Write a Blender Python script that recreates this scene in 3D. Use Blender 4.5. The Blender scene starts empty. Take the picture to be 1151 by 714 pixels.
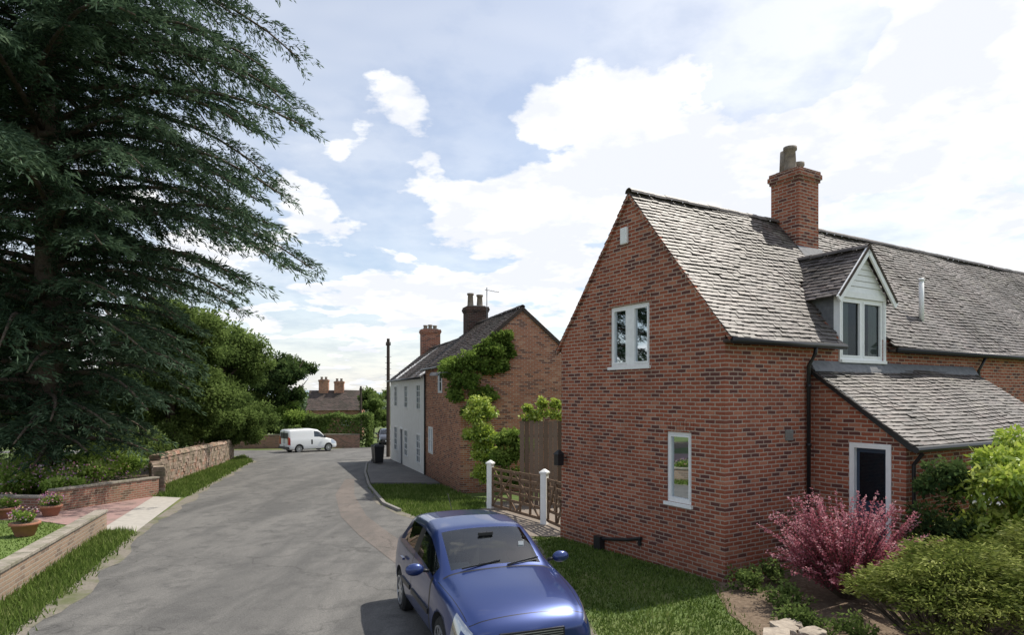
import bpy, math, random
import numpy as np
from mathutils import Vector, Matrix
random.seed(7); rng=np.random.default_rng(7)
R=math.radians
scene=bpy.context.scene
def gz(y):
    if y<=58: return .15-.034*y
    if y<=200: return -1.822-.02*(y-58)
    return -4.662-.0015*(y-200)
# ---------------- materials
def newmat(name):
    m=bpy.data.materials.new(name); m.use_nodes=True
    nt=m.node_tree; nt.nodes.clear()
    out=nt.nodes.new('ShaderNodeOutputMaterial')
    return m,nt,out
def N(nt,t,**kw):
    n=nt.nodes.new(t)
    for k,v in kw.items():
        if k in n.inputs.keys(): n.inputs[k].default_value=v
        else: setattr(n,k,v)
    return n
def c4(c): return (c[0],c[1],c[2],1)
def mixc(nt,fac,a,b,blend='MIX'):
    n=nt.nodes.new('ShaderNodeMix'); n.data_type='RGBA'; n.blend_type=blend
    for idx,s in ((0,fac),(6,a),(7,b)):
        if isinstance(s,bpy.types.NodeSocket): nt.links.new(s,n.inputs[idx])
        elif idx==0: n.inputs[0].default_value=s
        else: n.inputs[idx].default_value=c4(s)
    return n.outputs[2]
def noise(nt,vec,scale,detail=5,rough=.6,dist=0):
    n=N(nt,'ShaderNodeTexNoise'); n.inputs['Scale'].default_value=scale; n.inputs['Detail'].default_value=detail
    n.inputs['Roughness'].default_value=rough; n.inputs['Distortion'].default_value=dist
    if vec is not None: nt.links.new(vec,n.inputs['Vector'])
    return n.outputs[0]
def ramp(nt,s,a,b,ca=(0,0,0),cb=(1,1,1)):
    n=nt.nodes.new('ShaderNodeValToRGB'); n.color_ramp.elements[0].position=a; n.color_ramp.elements[1].position=b
    n.color_ramp.elements[0].color=c4(ca); n.color_ramp.elements[1].color=c4(cb)
    nt.links.new(s,n.inputs[0]); return n.outputs[0]
def objco(nt): return nt.nodes.new('ShaderNodeTexCoord').outputs['Object']
def mth(nt,op,a,b=None,c=None):
    n=nt.nodes.new('ShaderNodeMath'); n.operation=op
    for i,v in enumerate((a,b,c)):
        if v is None: continue
        if isinstance(v,bpy.types.NodeSocket): nt.links.new(v,n.inputs[i])
        else: n.inputs[i].default_value=v
    return n.outputs[0]
def finish(nt,out,col,rough=.8,bump=None,bs=.3,bd=.01,metal=0,spec=.3,coat=0):
    p=nt.nodes.new('ShaderNodeBsdfPrincipled')
    if isinstance(col,bpy.types.NodeSocket): nt.links.new(col,p.inputs['Base Color'])
    else: p.inputs['Base Color'].default_value=c4(col)
    if isinstance(rough,bpy.types.NodeSocket): nt.links.new(rough,p.inputs['Roughness'])
    else: p.inputs['Roughness'].default_value=rough
    p.inputs['Metallic'].default_value=metal; p.inputs['Specular IOR Level'].default_value=spec
    p.inputs['Coat Weight'].default_value=coat; p.inputs['Coat Roughness'].default_value=.03
    if bump is not None:
        b=nt.nodes.new('ShaderNodeBump'); b.inputs['Strength'].default_value=bs; b.inputs['Distance'].default_value=bd
        nt.links.new(bump,b.inputs['Height']); nt.links.new(b.outputs[0],p.inputs['Normal'])
    nt.links.new(p.outputs[0],out.inputs[0]); return p
def mnoise(name,c1,c2,scale=5,rough=.8,bs=.3,bd=.01,c3=None,s3=.6,spec=.3,metal=0):
    m,nt,out=newmat(name); co=objco(nt)
    n=noise(nt,co,scale,4,.65); col=mixc(nt,ramp(nt,n,.3,.7),c1,c2)
    if c3 is not None:
        col=mixc(nt,ramp(nt,noise(nt,co,s3,3,.6),.48,.66),col,c3)
    finish(nt,out,col,rough,n,bs,bd,metal=metal,spec=spec); return m
def mplain(name,c,rough=.5,metal=0,spec=.4,coat=0):
    m,nt,out=newmat(name); co=objco(nt)
    n=noise(nt,co,9,2,.6)
    col=mixc(nt,n,tuple(x*.88 for x in c),tuple(min(1,x*1.1) for x in c))
    finish(nt,out,col,rough,metal=metal,spec=spec,coat=coat); return m
def tintramp(nt,cs):
    a=N(nt,'ShaderNodeAttribute',attribute_name='tint')
    r=nt.nodes.new('ShaderNodeValToRGB'); els=r.color_ramp.elements
    els[0].position=0; els[0].color=c4(cs[0]); els[1].position=1; els[1].color=c4(cs[-1])
    for i,c in enumerate(cs[1:-1]):
        e=els.new((i+1)/(len(cs)-1)); e.color=c4(c)
    nt.links.new(a.outputs['Fac'],r.inputs[0]); return r.outputs[0]
def mtint(name,cs,rough=.8,nz=None,spec=.3,bs=.3,nz2=None):
    m,nt,out=newmat(name); col=tintramp(nt,cs); co=objco(nt); n=noise(nt,co,30,3,.7)
    if nz: col=mixc(nt,ramp(nt,noise(nt,co,nz[1],5,.7),.42,.68),col,nz[0])
    if nz2: col=mixc(nt,ramp(nt,noise(nt,co,nz2[1],5,.75),.55,.72),col,nz2[0])
    col=mixc(nt,.4,col,n,'OVERLAY')
    finish(nt,out,col,rough,n,bs,.006,spec=spec); return m
def mleaf(name,cs,trans=.35,rough=.6,gloss=.0):
    m,nt,out=newmat(name); col=tintramp(nt,cs)
    p=nt.nodes.new('ShaderNodeBsdfDiffuse'); nt.links.new(col,p.inputs[0]); s=p.outputs[0]
    t=nt.nodes.new('ShaderNodeBsdfTranslucent'); nt.links.new(col,t.inputs[0])
    mx=nt.nodes.new('ShaderNodeMixShader'); mx.inputs[0].default_value=trans
    nt.links.new(s,mx.inputs[1]); nt.links.new(t.outputs[0],mx.inputs[2]); s=mx.outputs[0]
    if gloss:
        g=N(nt,'ShaderNodeBsdfGlossy'); g.inputs['Roughness'].default_value=.45; g.inputs[0].default_value=(.8,.85,.8,1)
        m2=nt.nodes.new('ShaderNodeMixShader'); m2.inputs[0].default_value=gloss; nt.links.new(s,m2.inputs[1]); nt.links.new(g.outputs[0],m2.inputs[2]); s=m2.outputs[0]
    nt.links.new(s,out.inputs[0])
    return m
def mbrick(name,c1,c2,mortar,dark,bw=.225,rh=.075,ms=.011,stain=.5,sc=(.06,.04,.035),lightc=None):
    m,nt,out=newmat(name); co=objco(nt)
    s=nt.nodes.new('ShaderNodeSeparateXYZ'); nt.links.new(co,s.inputs[0])
    ad=N(nt,'ShaderNodeMath',operation='ADD'); nt.links.new(s.outputs[0],ad.inputs[0]); nt.links.new(s.outputs[1],ad.inputs[1])
    cb=nt.nodes.new('ShaderNodeCombineXYZ'); nt.links.new(ad.outputs[0],cb.inputs[0]); nt.links.new(s.outputs[2],cb.inputs[1])
    wob=N(nt,'ShaderNodeVectorMath',operation='MULTIPLY_ADD'); nw=N(nt,'ShaderNodeTexNoise'); nw.inputs['Scale'].default_value=5; nw.inputs['Detail'].default_value=1; nt.links.new(co,nw.inputs['Vector'])
    nt.links.new(nw.outputs['Color'],wob.inputs[0]); wob.inputs[1].default_value=(.02,.02,0); nt.links.new(cb.outputs[0],wob.inputs[2])
    def bt(a,b_,bias,mort):
        b=nt.nodes.new('ShaderNodeTexBrick'); nt.links.new(wob.outputs[0],b.inputs['Vector'])
        b.inputs['Scale'].default_value=1; b.inputs['Brick Width'].default_value=bw; b.inputs['Row Height'].default_value=rh
        b.inputs['Mortar Size'].default_value=mort; b.inputs['Mortar Smooth'].default_value=.3; b.inputs['Bias'].default_value=bias
        b.inputs['Color1'].default_value=c4(a); b.inputs['Color2'].default_value=c4(b_); b.inputs['Mortar'].default_value=c4(mortar); return b
    b=bt(c1,c2,-.1,ms)
    b2=bt((0,0,0),(1,1,1),0,0)
    f=ramp(nt,b2.outputs[0],.74,.84)
    col=mixc(nt,f,b.outputs[0],dark)
    if lightc: col=mixc(nt,ramp(nt,b2.outputs[0],.10,.16,(1,1,1),(0,0,0)),col,lightc)
    n2=noise(nt,co,.9,4,.7)
    col=mixc(nt,b.outputs['Fac'],col,mortar)
    n1=noise(nt,co,45,2,.7); col=mixc(nt,.45,col,n1,'OVERLAY')
    fs=N(nt,'ShaderNodeMath',operation='MULTIPLY'); nt.links.new(ramp(nt,n2,.42,.72),fs.inputs[0]); fs.inputs[1].default_value=stain
    col=mixc(nt,fs.outputs[0],col,sc)
    lo=N(nt,'ShaderNodeMapRange'); nt.links.new(mth(nt,'MULTIPLY_ADD',n2,1.2,s.outputs[2]),lo.inputs[0]); lo.inputs[1].default_value=-.1; lo.inputs[2].default_value=1.2; lo.inputs[3].default_value=.45; lo.inputs[4].default_value=0
    col=mixc(nt,lo.outputs[0],col,tuple(x*.8 for x in sc))
    inv=N(nt,'ShaderNodeMath',operation='SUBTRACT'); inv.inputs[0].default_value=1; nt.links.new(b.outputs['Fac'],inv.inputs[1])
    finish(nt,out,col,.88,inv.outputs[0],.5,.008,spec=.2); return m
BR1=mbrick('brick_dark_red',(.35,.105,.058),(.255,.075,.044),(.45,.35,.28),(.13,.05,.042),stain=.34,sc=(.12,.062,.046),lightc=(.42,.165,.10))
BR2=mbrick('brick_orange',(.50,.20,.105),(.39,.145,.08),(.48,.38,.30),(.20,.085,.06),stain=.28,lightc=(.55,.29,.18))
BR3=mbrick('brick_wall_old',(.34,.15,.11),(.24,.105,.08),(.35,.30,.24),(.14,.07,.055),stain=.5,sc=(.12,.12,.065))
TILE=mtint('roof_tiles',[(.045,.038,.038),(.095,.077,.073),(.13,.11,.102),(.17,.145,.135),(.10,.07,.062)],.52,((.045,.039,.032),.9),spec=.55,nz2=((.22,.20,.165),2.3))
TILE2=mtint('old_roof_tiles',[(.06,.048,.043),(.11,.08,.07),(.10,.078,.07)],.7,((.05,.046,.035),1.1))
WHITE=mplain('white_paint',(.88,.88,.87),.45)
CREAM=mnoise('white_render',(.90,.89,.87),(.82,.81,.78),3,.85,.2)
BLACKP=mplain('black_plastic',(.02,.02,.022),.4)
LEAD=mnoise('lead',(.12,.125,.135),(.2,.2,.21),8,.6)
DARKIN=mplain('dark_interior',(.015,.016,.018),.8)
CURT=mplain('curtain_cloth',(.60,.58,.53),.9)
TERRA=mnoise('terracotta',(.38,.17,.1),(.28,.13,.09),9,.8)
POTC=mnoise('chimney_pot_clay',(.34,.28,.22),(.18,.15,.13),9,.8)
WOOD=mnoise('weathered_wood',(.13,.08,.05),(.22,.15,.10),14,.85)
WOODD=mnoise('dark_wood',(.05,.038,.032),(.10,.075,.06),14,.85)
BARK=mnoise('bark',(.07,.05,.04),(.15,.12,.09),12,.9,.8,.03)
def mglass(name,tr=.5,tint=(.7,.78,.8),base=(.01,.012,.015),add=.04,gc=(.9,.93,.95)):
    m,nt,out=newmat(name)
    co=objco(nt)
    g=N(nt,'ShaderNodeBsdfGlossy'); g.inputs['Roughness'].default_value=.02; g.inputs['Color'].default_value=c4(gc)
    t=N(nt,'ShaderNodeBsdfTransparent'); t.inputs[0].default_value=c4(tint)
    d=N(nt,'ShaderNodeBsdfDiffuse'); d.inputs[0].default_value=c4(base)
    m1=nt.nodes.new('ShaderNodeMixShader'); m1.inputs[0].default_value=tr; nt.links.new(d.outputs[0],m1.inputs[1]); nt.links.new(t.outputs[0],m1.inputs[2])
    fr=N(nt,'ShaderNodeFresnel'); fr.inputs[0].default_value=1.5
    ad=N(nt,'ShaderNodeMath',operation='ADD'); ad.inputs[1].default_value=add; nt.links.new(fr.outputs[0],ad.inputs[0])
    bp=N(nt,'ShaderNodeBump'); bp.inputs['Strength'].default_value=.05; nt.links.new(noise(nt,co,1.2,1,.5),bp.inputs['Height'])
    nt.links.new(bp.outputs[0],g.inputs['Normal'])
    m2=nt.nodes.new('ShaderNodeMixShader'); nt.links.new(ad.outputs[0],m2.inputs[0]); nt.links.new(m1.outputs[0],m2.inputs[1]); nt.links.new(g.outputs[0],m2.inputs[2])
    nt.links.new(m2.outputs[0],out.inputs[0]); return m
GLASS=mglass('window_glass',.6,add=0,gc=(.55,.6,.64)); CGLASS=mglass('car_glass',.85,(.72,.8,.77),add=.05)
# ---------------- mesh helpers
def link(o,parent=None):
    scene.collection.objects.link(o)
    if parent: o.parent=parent
    return o
def empty(name,loc=(0,0,0),rz=0,ry=0,rx=0):
    e=bpy.data.objects.new(name,None); e.location=loc; e.rotation_euler=(rx,ry,rz); e.empty_display_size=.3
    return link(e)
class MB:
    def __init__(s): s.v=[];s.f=[];s.m=[];s.t=[]
    def face(s,pts,m=0,t=.5):
        i=len(s.v); s.v+= [tuple(p) for p in pts]; s.f.append(tuple(range(i,i+len(pts)))); s.m.append(m); s.t.append(t)
    def hexa(s,c,m=0,t=.5):
        i=len(s.v); s.v+=[tuple(p) for p in c]
        for f in ((0,3,2,1),(4,5,6,7),(0,1,5,4),(1,2,6,5),(2,3,7,6),(3,0,4,7)):
            s.f.append(tuple(i+k for k in f)); s.m.append(m); s.t.append(t)
    def box(s,a,b,m=0,t=.5):
        x0,y0,z0=[min(a[i],b[i]) for i in range(3)]; x1,y1,z1=[max(a[i],b[i]) for i in range(3)]
        s.hexa([(x0,y0,z0),(x1,y0,z0),(x1,y1,z0),(x0,y1,z0),(x0,y0,z1),(x1,y0,z1),(x1,y1,z1),(x0,y1,z1)],m,t)
    def beam(s,p,q,w,h,m=0,t=.5,up=(0,0,1)):
        p=Vector(p);q=Vector(q);d=(q-p).normalized(); u=Vector(up)
        sd=d.cross(u)
        if sd.length<1e-3: sd=d.cross(Vector((1,0,0)))
        sd.normalize(); u=sd.cross(d).normalized(); sd*=w/2; u*=h/2
        s.hexa([p-sd-u,p+sd-u,q+sd-u,q-sd-u,p-sd+u,p+sd+u,q+sd+u,q-sd+u],m,t)
    def tube(s,pts,rs,n=8,m=0,t=.5,cap=True):
        pts=[Vector(p) for p in pts]; base=len(s.v)
        for i,p in enumerate(pts):
            d=(pts[min(i+1,len(pts)-1)]-pts[max(i-1,0)])
            d=d.normalized() if d.length>1e-6 else Vector((0,0,1))
            a=d.cross(Vector((0,0,1)))
            if a.length<.05: a=d.cross(Vector((1,0,0)))
            a.normalize(); b=d.cross(a)
            r=rs[i] if hasattr(rs,'__len__') else rs
            for k in range(n):
                an=2*math.pi*k/n; s.v.append(tuple(p+(a*math.cos(an)+b*math.sin(an))*r))
        for i in range(len(pts)-1):
            for k in range(n):
                s.f.append((base+i*n+k,base+i*n+(k+1)%n,base+(i+1)*n+(k+1)%n,base+(i+1)*n+k)); s.m.append(m); s.t.append(t)
        if cap:
            s.f.append(tuple(base+k for k in range(n))[::-1]); s.m.append(m); s.t.append(t)
            e=base+(len(pts)-1)*n; s.f.append(tuple(e+k for k in range(n))); s.m.append(m); s.t.append(t)
    def build(s,name,parent,mats,smooth=False,bevel=0,loc=None):
        me=bpy.data.meshes.new(name); me.from_pydata(s.v,[],s.f)
        for m in mats: me.materials.append(m)
        me.polygons.foreach_set('material_index',s.m)
        a=me.attributes.new('tint','FLOAT','FACE'); a.data.foreach_set('value',s.t)
        if smooth: me.polygons.foreach_set('use_smooth',[True]*len(s.f))
        me.update(); o=bpy.data.objects.new(name,me)
        if loc: o.location=loc
        link(o,parent)
        if bevel:
            b=o.modifiers.new('bev','BEVEL'); b.width=bevel; b.segments=2; b.limit_method='ANGLE'
        return o
def quads(name,V,tint,mat,parent=None,k=4,smooth=False):
    n=len(V)//k; me=bpy.data.meshes.new(name); me.vertices.add(n*k); me.vertices.foreach_set('co',V.astype(np.float32).ravel())
    me.loops.add(n*k); me.loops.foreach_set('vertex_index',np.arange(n*k,dtype=np.int32))
    me.polygons.add(n); me.polygons.foreach_set('loop_start',np.arange(n,dtype=np.int32)*k)
    try: me.polygons.foreach_set('loop_total',np.full(n,k,dtype=np.int32))
    except Exception: pass
    me.materials.append(mat); a=me.attributes.new('tint','FLOAT','FACE'); a.data.foreach_set('value',tint.astype(np.float32))
    me.update(calc_edges=True); me.validate(); o=bpy.data.objects.new(name,me); return link(o,parent)
def unit(a): return a/np.maximum(np.linalg.norm(a,axis=1,keepdims=True),1e-9)
def leafV(P,D,L,W,flat=None):
    n=len(P); D=unit(D); r=rng.normal(size=(n,3))
    if flat is not None: r=r*(1-flat)+np.array([0,0,1.0])*flat*1.5
    S=unit(np.cross(D,r)); L=np.broadcast_to(L,(n,))[:,None]; W=np.broadcast_to(W,(n,))[:,None]
    V=np.stack([P,P+D*L*.5+S*W*.5,P+D*L,P+D*L*.5-S*W*.5],1); return V.reshape(-1,3)
def crown(blobs,per,size,sub=14,subr=.42,asp=.6,flat=0):
    Vs=[];Ts=[]
    for (c,r,w) in blobs:
        c=np.array(c,float); r=np.array(r if hasattr(r,'__len__') else (r,r,r),float)
        ns=max(4,int(sub*w))
        d=unit(rng.normal(size=(ns,3))); d[:,2]=np.abs(d[:,2])*.75+d[:,2]*.25
        cc=c+d*r*rng.uniform(.45,.95,(ns,1))
        for q in cc:
            sr=r.mean()*subr*rng.uniform(.6,1.25); n=int(per*rng.uniform(.7,1.3))
            dd=unit(rng.normal(size=(n,3))); P=q+dd*sr*rng.uniform(.35,1.05,(n,1))*np.array([1,1,.75])
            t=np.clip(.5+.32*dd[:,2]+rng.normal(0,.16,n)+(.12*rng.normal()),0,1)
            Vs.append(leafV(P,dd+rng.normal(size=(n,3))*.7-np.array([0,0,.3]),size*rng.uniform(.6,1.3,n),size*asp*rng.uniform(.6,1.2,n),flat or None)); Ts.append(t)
    return np.concatenate(Vs),np.concatenate(Ts)
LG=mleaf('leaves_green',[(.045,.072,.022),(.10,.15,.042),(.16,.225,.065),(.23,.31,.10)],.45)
LBD=mleaf('leaves_border',[(.09,.15,.035),(.20,.31,.06),(.32,.44,.10),(.42,.52,.17)],.45)  # greens brightened to paint in sunlight; the cedar shades this bed
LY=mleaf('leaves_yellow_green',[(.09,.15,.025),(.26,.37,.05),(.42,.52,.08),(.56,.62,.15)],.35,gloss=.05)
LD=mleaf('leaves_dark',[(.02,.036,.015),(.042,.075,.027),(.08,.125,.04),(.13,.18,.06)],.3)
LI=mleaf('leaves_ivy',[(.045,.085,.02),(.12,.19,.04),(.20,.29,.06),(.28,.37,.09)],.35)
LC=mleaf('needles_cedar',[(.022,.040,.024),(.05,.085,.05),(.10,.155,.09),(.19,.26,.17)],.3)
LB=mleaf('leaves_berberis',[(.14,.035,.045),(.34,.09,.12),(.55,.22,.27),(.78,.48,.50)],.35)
LJ=mleaf('needles_juniper',[(.05,.07,.017),(.13,.165,.035),(.24,.27,.07),(.34,.36,.13)],.2)
LGR=mleaf('grass_blades',[(.06,.10,.022),(.11,.17,.038),(.17,.235,.06),(.27,.30,.12)],.35)
LFL=mleaf('flowers_mixed',[(.5,.5,.45),(.55,.2,.25),(.45,.25,.5),(.6,.5,.15)],.3)
def trunk(mb,base,h,r,lean=(0,0),limbs=6,spread=.5):
    b=Vector(base); pts=[b+Vector((lean[0]*t+.1*math.sin(3*t),lean[1]*t,h*t)) for t in (0,.15,.4,.7,1)]
    mb.tube(pts,[r*1.5,r,r*.8,r*.55,r*.2],10)
    for i in range(limbs):
        t=random.uniform(.3,.8); p=b+Vector((lean[0]*t,lean[1]*t,h*t)); a=random.uniform(0,6.28)
        e=p+Vector((math.cos(a)*h*spread*.6,math.sin(a)*h*spread*.6,h*.35)); mid=(p+e)/2+Vector((0,0,-.1*h*.3))
        mb.tube([p,mid,e],[r*.45,r*.3,r*.08],6)
def tree(name,x,y,h,cr,per=260,size=.22,mat=LG,nb=9,low=.25,seedz=0):
    z=gz(y); e=empty(name,(x,y,z)); mb=MB(); trunk(mb,(0,0,0),h*.85,h*.025+.05); mb.build('trunk',e,[BARK],True)
    blobs=[]
    for i in range(nb):
        a=random.uniform(0,6.28); hh=random.uniform(low,.86); rr=cr*.62*math.sqrt(max(.05,1-((hh-.5)/.55)**2))*random.uniform(.3,1)
        blobs.append(((math.cos(a)*rr,math.sin(a)*rr,h*hh),(cr*.45,cr*.45,cr*.40),1))
    blobs.append(((0,0,h*.8),(cr*.45,cr*.45,h*.18),1))
    V,T=crown(blobs,per,size); quads('crown',V,T,mat,e); return e
# ---------------- ground
GRASS=mnoise('grass_ground',(.06,.095,.025),(.11,.155,.042),3,.95,.6,.03,(.15,.16,.06),.5)
mb=MB(); ys=[-60,-20,0,10,20,30,40,58,80,120,200,400,900,2000,4000]; xs=[-4000,-1500,-500,-150,-60,-30,-15,0,15,30,60,150,500,1500,4000]
for i in range(len(ys)-1):
    for j in range(len(xs)-1):
        mb.face([(xs[j],ys[i],gz(ys[i])),(xs[j+1],ys[i],gz(ys[i])),(xs[j+1],ys[i+1],gz(ys[i+1])),(xs[j],ys[i+1],gz(ys[i+1]))])
mb.build('ground',None,[GRASS])
import bmesh
def sheet(name,pts,off,mat,parent=None):
    mb=MB(); mb.face([(x,y,gz(y)+off) for x,y in pts]); o=mb.build(name,parent,[mat])
    if len(pts)>4:
        bm=bmesh.new(); bm.from_mesh(o.data); bmesh.ops.triangulate(bm,faces=bm.faces[:],ngon_method='EAR_CLIP'); bm.to_mesh(o.data); bm.free()
    return o
def masph(name,c1,c2,c3):
    m,nt,out=newmat(name); co=objco(nt)
    mp=N(nt,'ShaderNodeMapping'); mp.inputs['Scale'].default_value=(1.0,.22,1); mp.inputs['Rotation'].default_value=(0,0,R(-25)); nt.links.new(co,mp.inputs[0])
    n1=noise(nt,mp.outputs[0],1.1,6,.65,.5); n2=noise(nt,co,55,2,.8); n3=noise(nt,co,1.8,5,.7)
    col=mixc(nt,ramp(nt,n1,.36,.62),c1,c2); col=mixc(nt,ramp(nt,n3,.5,.7),col,c3); col=mixc(nt,.8,col,n2,'OVERLAY')
    v=N(nt,'ShaderNodeTexVoronoi',feature='DISTANCE_TO_EDGE'); v.inputs['Scale'].default_value=.28
    nv=N(nt,'ShaderNodeVectorMath',operation='MULTIPLY_ADD'); nn=N(nt,'ShaderNodeTexNoise'); nn.inputs['Scale'].default_value=1.9; nt.links.new(co,nn.inputs['Vector'])
    nt.links.new(nn.outputs['Color'],nv.inputs[0]); nv.inputs[1].default_value=(1.4,1.4,0); nt.links.new(co,nv.inputs[2]); nt.links.new(nv.outputs[0],v.inputs['Vector'])
    cr=ramp(nt,v.outputs['Distance'],.0,.008,(.45,.45,.45),(1,1,1)); col=mixc(nt,mth(nt,'MULTIPLY',n3,1.1),col,mixc(nt,1.0,col,cr,'MULTIPLY'))
    finish(nt,out,col,.85,n2,.5,.008,spec=.25); return m
ASPH=masph('asphalt',(.100,.098,.095),(.158,.153,.145),(.086,.084,.082))
ASPHR=masph('asphalt_reddish',(.125,.110,.10),(.175,.150,.135),(.11,.10,.092))
LFT=[(-3.6,-20),(-5.2,0),(-6.3,8),(-7.5,11.5),(-8.9,15.2),(-11.2,22.5),(-13.6,31),(-16,40),(-18.5,45),(-24,47.2),(-40,49)]
RGT=[(2.6,-20),(1.6,0),(1.05,8.5),(.45,15.4),(-2.4,17.6),(-4.0,20.6),(-5.4,25.2),(-7.2,32),(-8.5,38),(-9.2,46),(-9.4,57.9)]
sheet('road',LFT+[(-40,52.5),(-20.5,53),(-16,54.5),(-13.0,57.9)]+RGT[::-1],.006,ASPH)
sheet('road',[(-13.0,57.9),(-9.4,57.9),(-10,70),(-13.5,70)],.006,ASPH)
sheet('road_patch',[(-2.9,15.6),(-4.1,18.4),(-5.6,23.2),(-7.0,29),(-7.4,29),(-6.3,23.3),(-4.8,18.3),(-3.6,15.4),(-1.9,11.8),(-1.2,11.9)][::-1],.011,ASPHR)
# dusty, worn grit along the road edges
GRIT=mnoise('road_edge_grit',(.15,.135,.115),(.24,.215,.18),22,.95,.6,.01,(.11,.12,.06),1.5)
def edge(line,sgn,w):
    pts=[]
    for a,b in zip(line[:-1],line[1:]):
        n=max(2,int(math.dist(a,b)/.35))
        for i in range(n): pts.append((a[0]+(b[0]-a[0])*i/n,a[1]+(b[1]-a[1])*i/n))
    outr=[(x-sgn*.05,y) for x,y in pts]
    inn=[(x+sgn*w*(.25+.75*abs(math.sin(i*.37)*math.sin(i*.11+1))+random.uniform(0,.25)),y) for i,(x,y) in enumerate(pts)]
    mb=MB()
    for i in range(len(pts)-1):
        q=[outr[i],inn[i],inn[i+1],outr[i+1]]
        if sgn<0: q=q[::-1]
        mb.face([(x,y,gz(y)+.010) for x,y in q])
    mb.build('road_edge_grit',None,[GRIT])
edge(LFT[1:9],1,.38); edge(RGT[1:4],-1,.30); edge(RGT[4:7],-1,.28)
DRIVE=mnoise('gravel_drive',(.17,.14,.12),(.28,.24,.20),40,.9,.5)
sheet('driveway',[(.47,15.3),(1.25,15.2),(1.2,16.2),(2.6,21.5),(-.9,21.5),(-.75,20.0),(-2.35,17.7)],.013,DRIVE)
PAVE=mnoise('concrete_paving',(.34,.32,.29),(.44,.41,.37),6,.9,.3)
PINK=mnoise('pink_paving',(.36,.24,.22),(.29,.185,.17),16,.9,.3,.01,(.25,.18,.16),2)
sheet('driveway_apron',[(-9.15,15.9),(-11.35,22.4),(-12.5,22.8),(-10.2,16.2)],.014,PAVE)
sheet('paved_drive',[(-10.21,16.2),(-12.51,22.8),(-16,21),(-22,19.8),(-22,16.5),(-13.2,17.8)],.010,PINK)
LAWN=mnoise('lawn_grass',(.10,.155,.035),(.14,.20,.055),5,.95,.5,.02)
sheet('lawn',[(-7.95,10),(-10.15,16.0),(-13.1,17.6),(-22,16.3),(-22,8)][::-1],.006,LAWN)
KERB=mnoise('kerb_stone',(.20,.19,.175),(.28,.265,.245),9,.9,.4)
mb=MB()
pk=[(-5.75,26.6),(-7.1,32),(-8.35,38),(-9.0,46)]; inn=[(-2.95,26.6),(-4.6,32),(-6.45,38),(-7.9,46)]
for a,b,c,d in zip(pk[:-1],pk[1:],inn[1:],inn[:-1]):
    mb.hexa([(p[0],p[1],gz(p[1])-.05) for p in (a,b,c,d)]+[(p[0],p[1],gz(p[1])+.10) for p in (a,b,c,d)])
mb.build('pavement',None,[masph('pavement_tarmac',(.13,.125,.12),(.17,.16,.15),(.11,.105,.1))])
mb=MB()
kp=[(-3.3,19.2),(-4.05,20.7),(-5.45,25.2),(-5.85,26.6),(-7.2,32),(-8.45,38),(-9.12,46)]
for a,b in zip(kp[:-1],kp[1:]):
    n=int(math.dist(a,b)/.9)+1
    for i in range(n):
        p=[a[k]+(b[k]-a[k])*i/n for k in (0,1)]; q=[a[k]+(b[k]-a[k])*(i+.985)/n for k in (0,1)]
        mb.beam((p[0],p[1],gz(p[1])+.01),(q[0],q[1],gz(q[1])+.01),.11,.17)
mb.build('kerb',None,[KERB],bevel=.012)
SOIL=mnoise('soil',(.10,.07,.045),(.22,.165,.12),14,.95,.8,.04)
sheet('flower_bed',[(3.35,11.0),(3.1,9.3),(3.2,7.6),(3.4,4),(12,4),(12,13),(6.3,10.6),(5.6,12.1)],.010,SOIL)
sheet('flower_bed',[(-12.6,23.3),(-14.4,26.8),(-17,38),(-32,38),(-32,17.3),(-22.2,19.95),(-13.6,19.2)],.007,SOIL)
def inpoly(P,poly):
    x,y=P[:,0],P[:,1]; r=np.zeros(len(P),bool); j=len(poly)-1
    for i in range(len(poly)):
        xi,yi=poly[i]; xj,yj=poly[j]
        c=((yi>y)!=(yj>y))&(x<(xj-xi)*(y-yi)/((yj-yi)+1e-12)+xi); r^=c; j=i
    return r
def blades(poly,dens,h):
    a=np.array(poly); lo,hi=a.min(0),a.max(0); n=int((hi-lo).prod()*dens); P=rng.uniform(lo,hi,(n,2))
    P=P[inpoly(P+rng.normal(0,.09,P.shape),poly)]; n=len(P)
    cl=.6+.5*np.sin(P[:,0]*3.1+1.7*np.sin(P[:,1]*2.3))*np.sin(P[:,1]*2.7+P[:,0])
    z=.15-.034*P[:,1]; B=np.c_[P,z]; L=h*rng.uniform(.4,1.3,n)*(.75+.4*cl); D=np.c_[rng.normal(0,.45,(n,2)),np.ones(n)]; D=unit(D)
    an=rng.uniform(0,6.28,n); S=np.c_[np.cos(an),np.sin(an),np.zeros(n)]*(.006+.0007*P[:,1:2])
    V=np.stack([B-S,B+S,B+D*L[:,None]],1).reshape(-1,3); return V,np.clip(rng.normal(.45,.22,n)+.3*(cl-.6),0,1)
polys=[([(-6.3,8),(-7.5,11.5),(-8.95,15.3),(-9.25,15.85),(-10.05,15.95),(-7.9,10),(-7.0,7.4),(-5.6,3)],900,.15),
 ([(-11.3,22.6),(-13.6,31),(-16,40),(-18.5,45),(-17,38.2),(-14.4,26.8),(-12.6,22.9)],450,.18),
 ([(1.65,2),(1.1,8.5),(.5,15.2),(1.2,15.1),(3.5,11.1),(3.1,9.3),(3.2,7.6),(3.4,4),(3.4,2)],900,.07),
 ([(-2.4,17.8),(-4.0,20.8),(-5.4,25.2),(-5.7,26.5),(-2.9,26.5),(-1.95,23.7),(-.95,21.5),(-.85,20.2)],500,.12),
 ([(-7.95,10),(-10.15,16.0),(-13.1,17.6),(-16,17.2),(-16,10)],350,.05)]
Vs=[];Ts=[]
for p,d,h in polys:
    V,T=blades(p,d,h); Vs.append(V);Ts.append(T)
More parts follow.
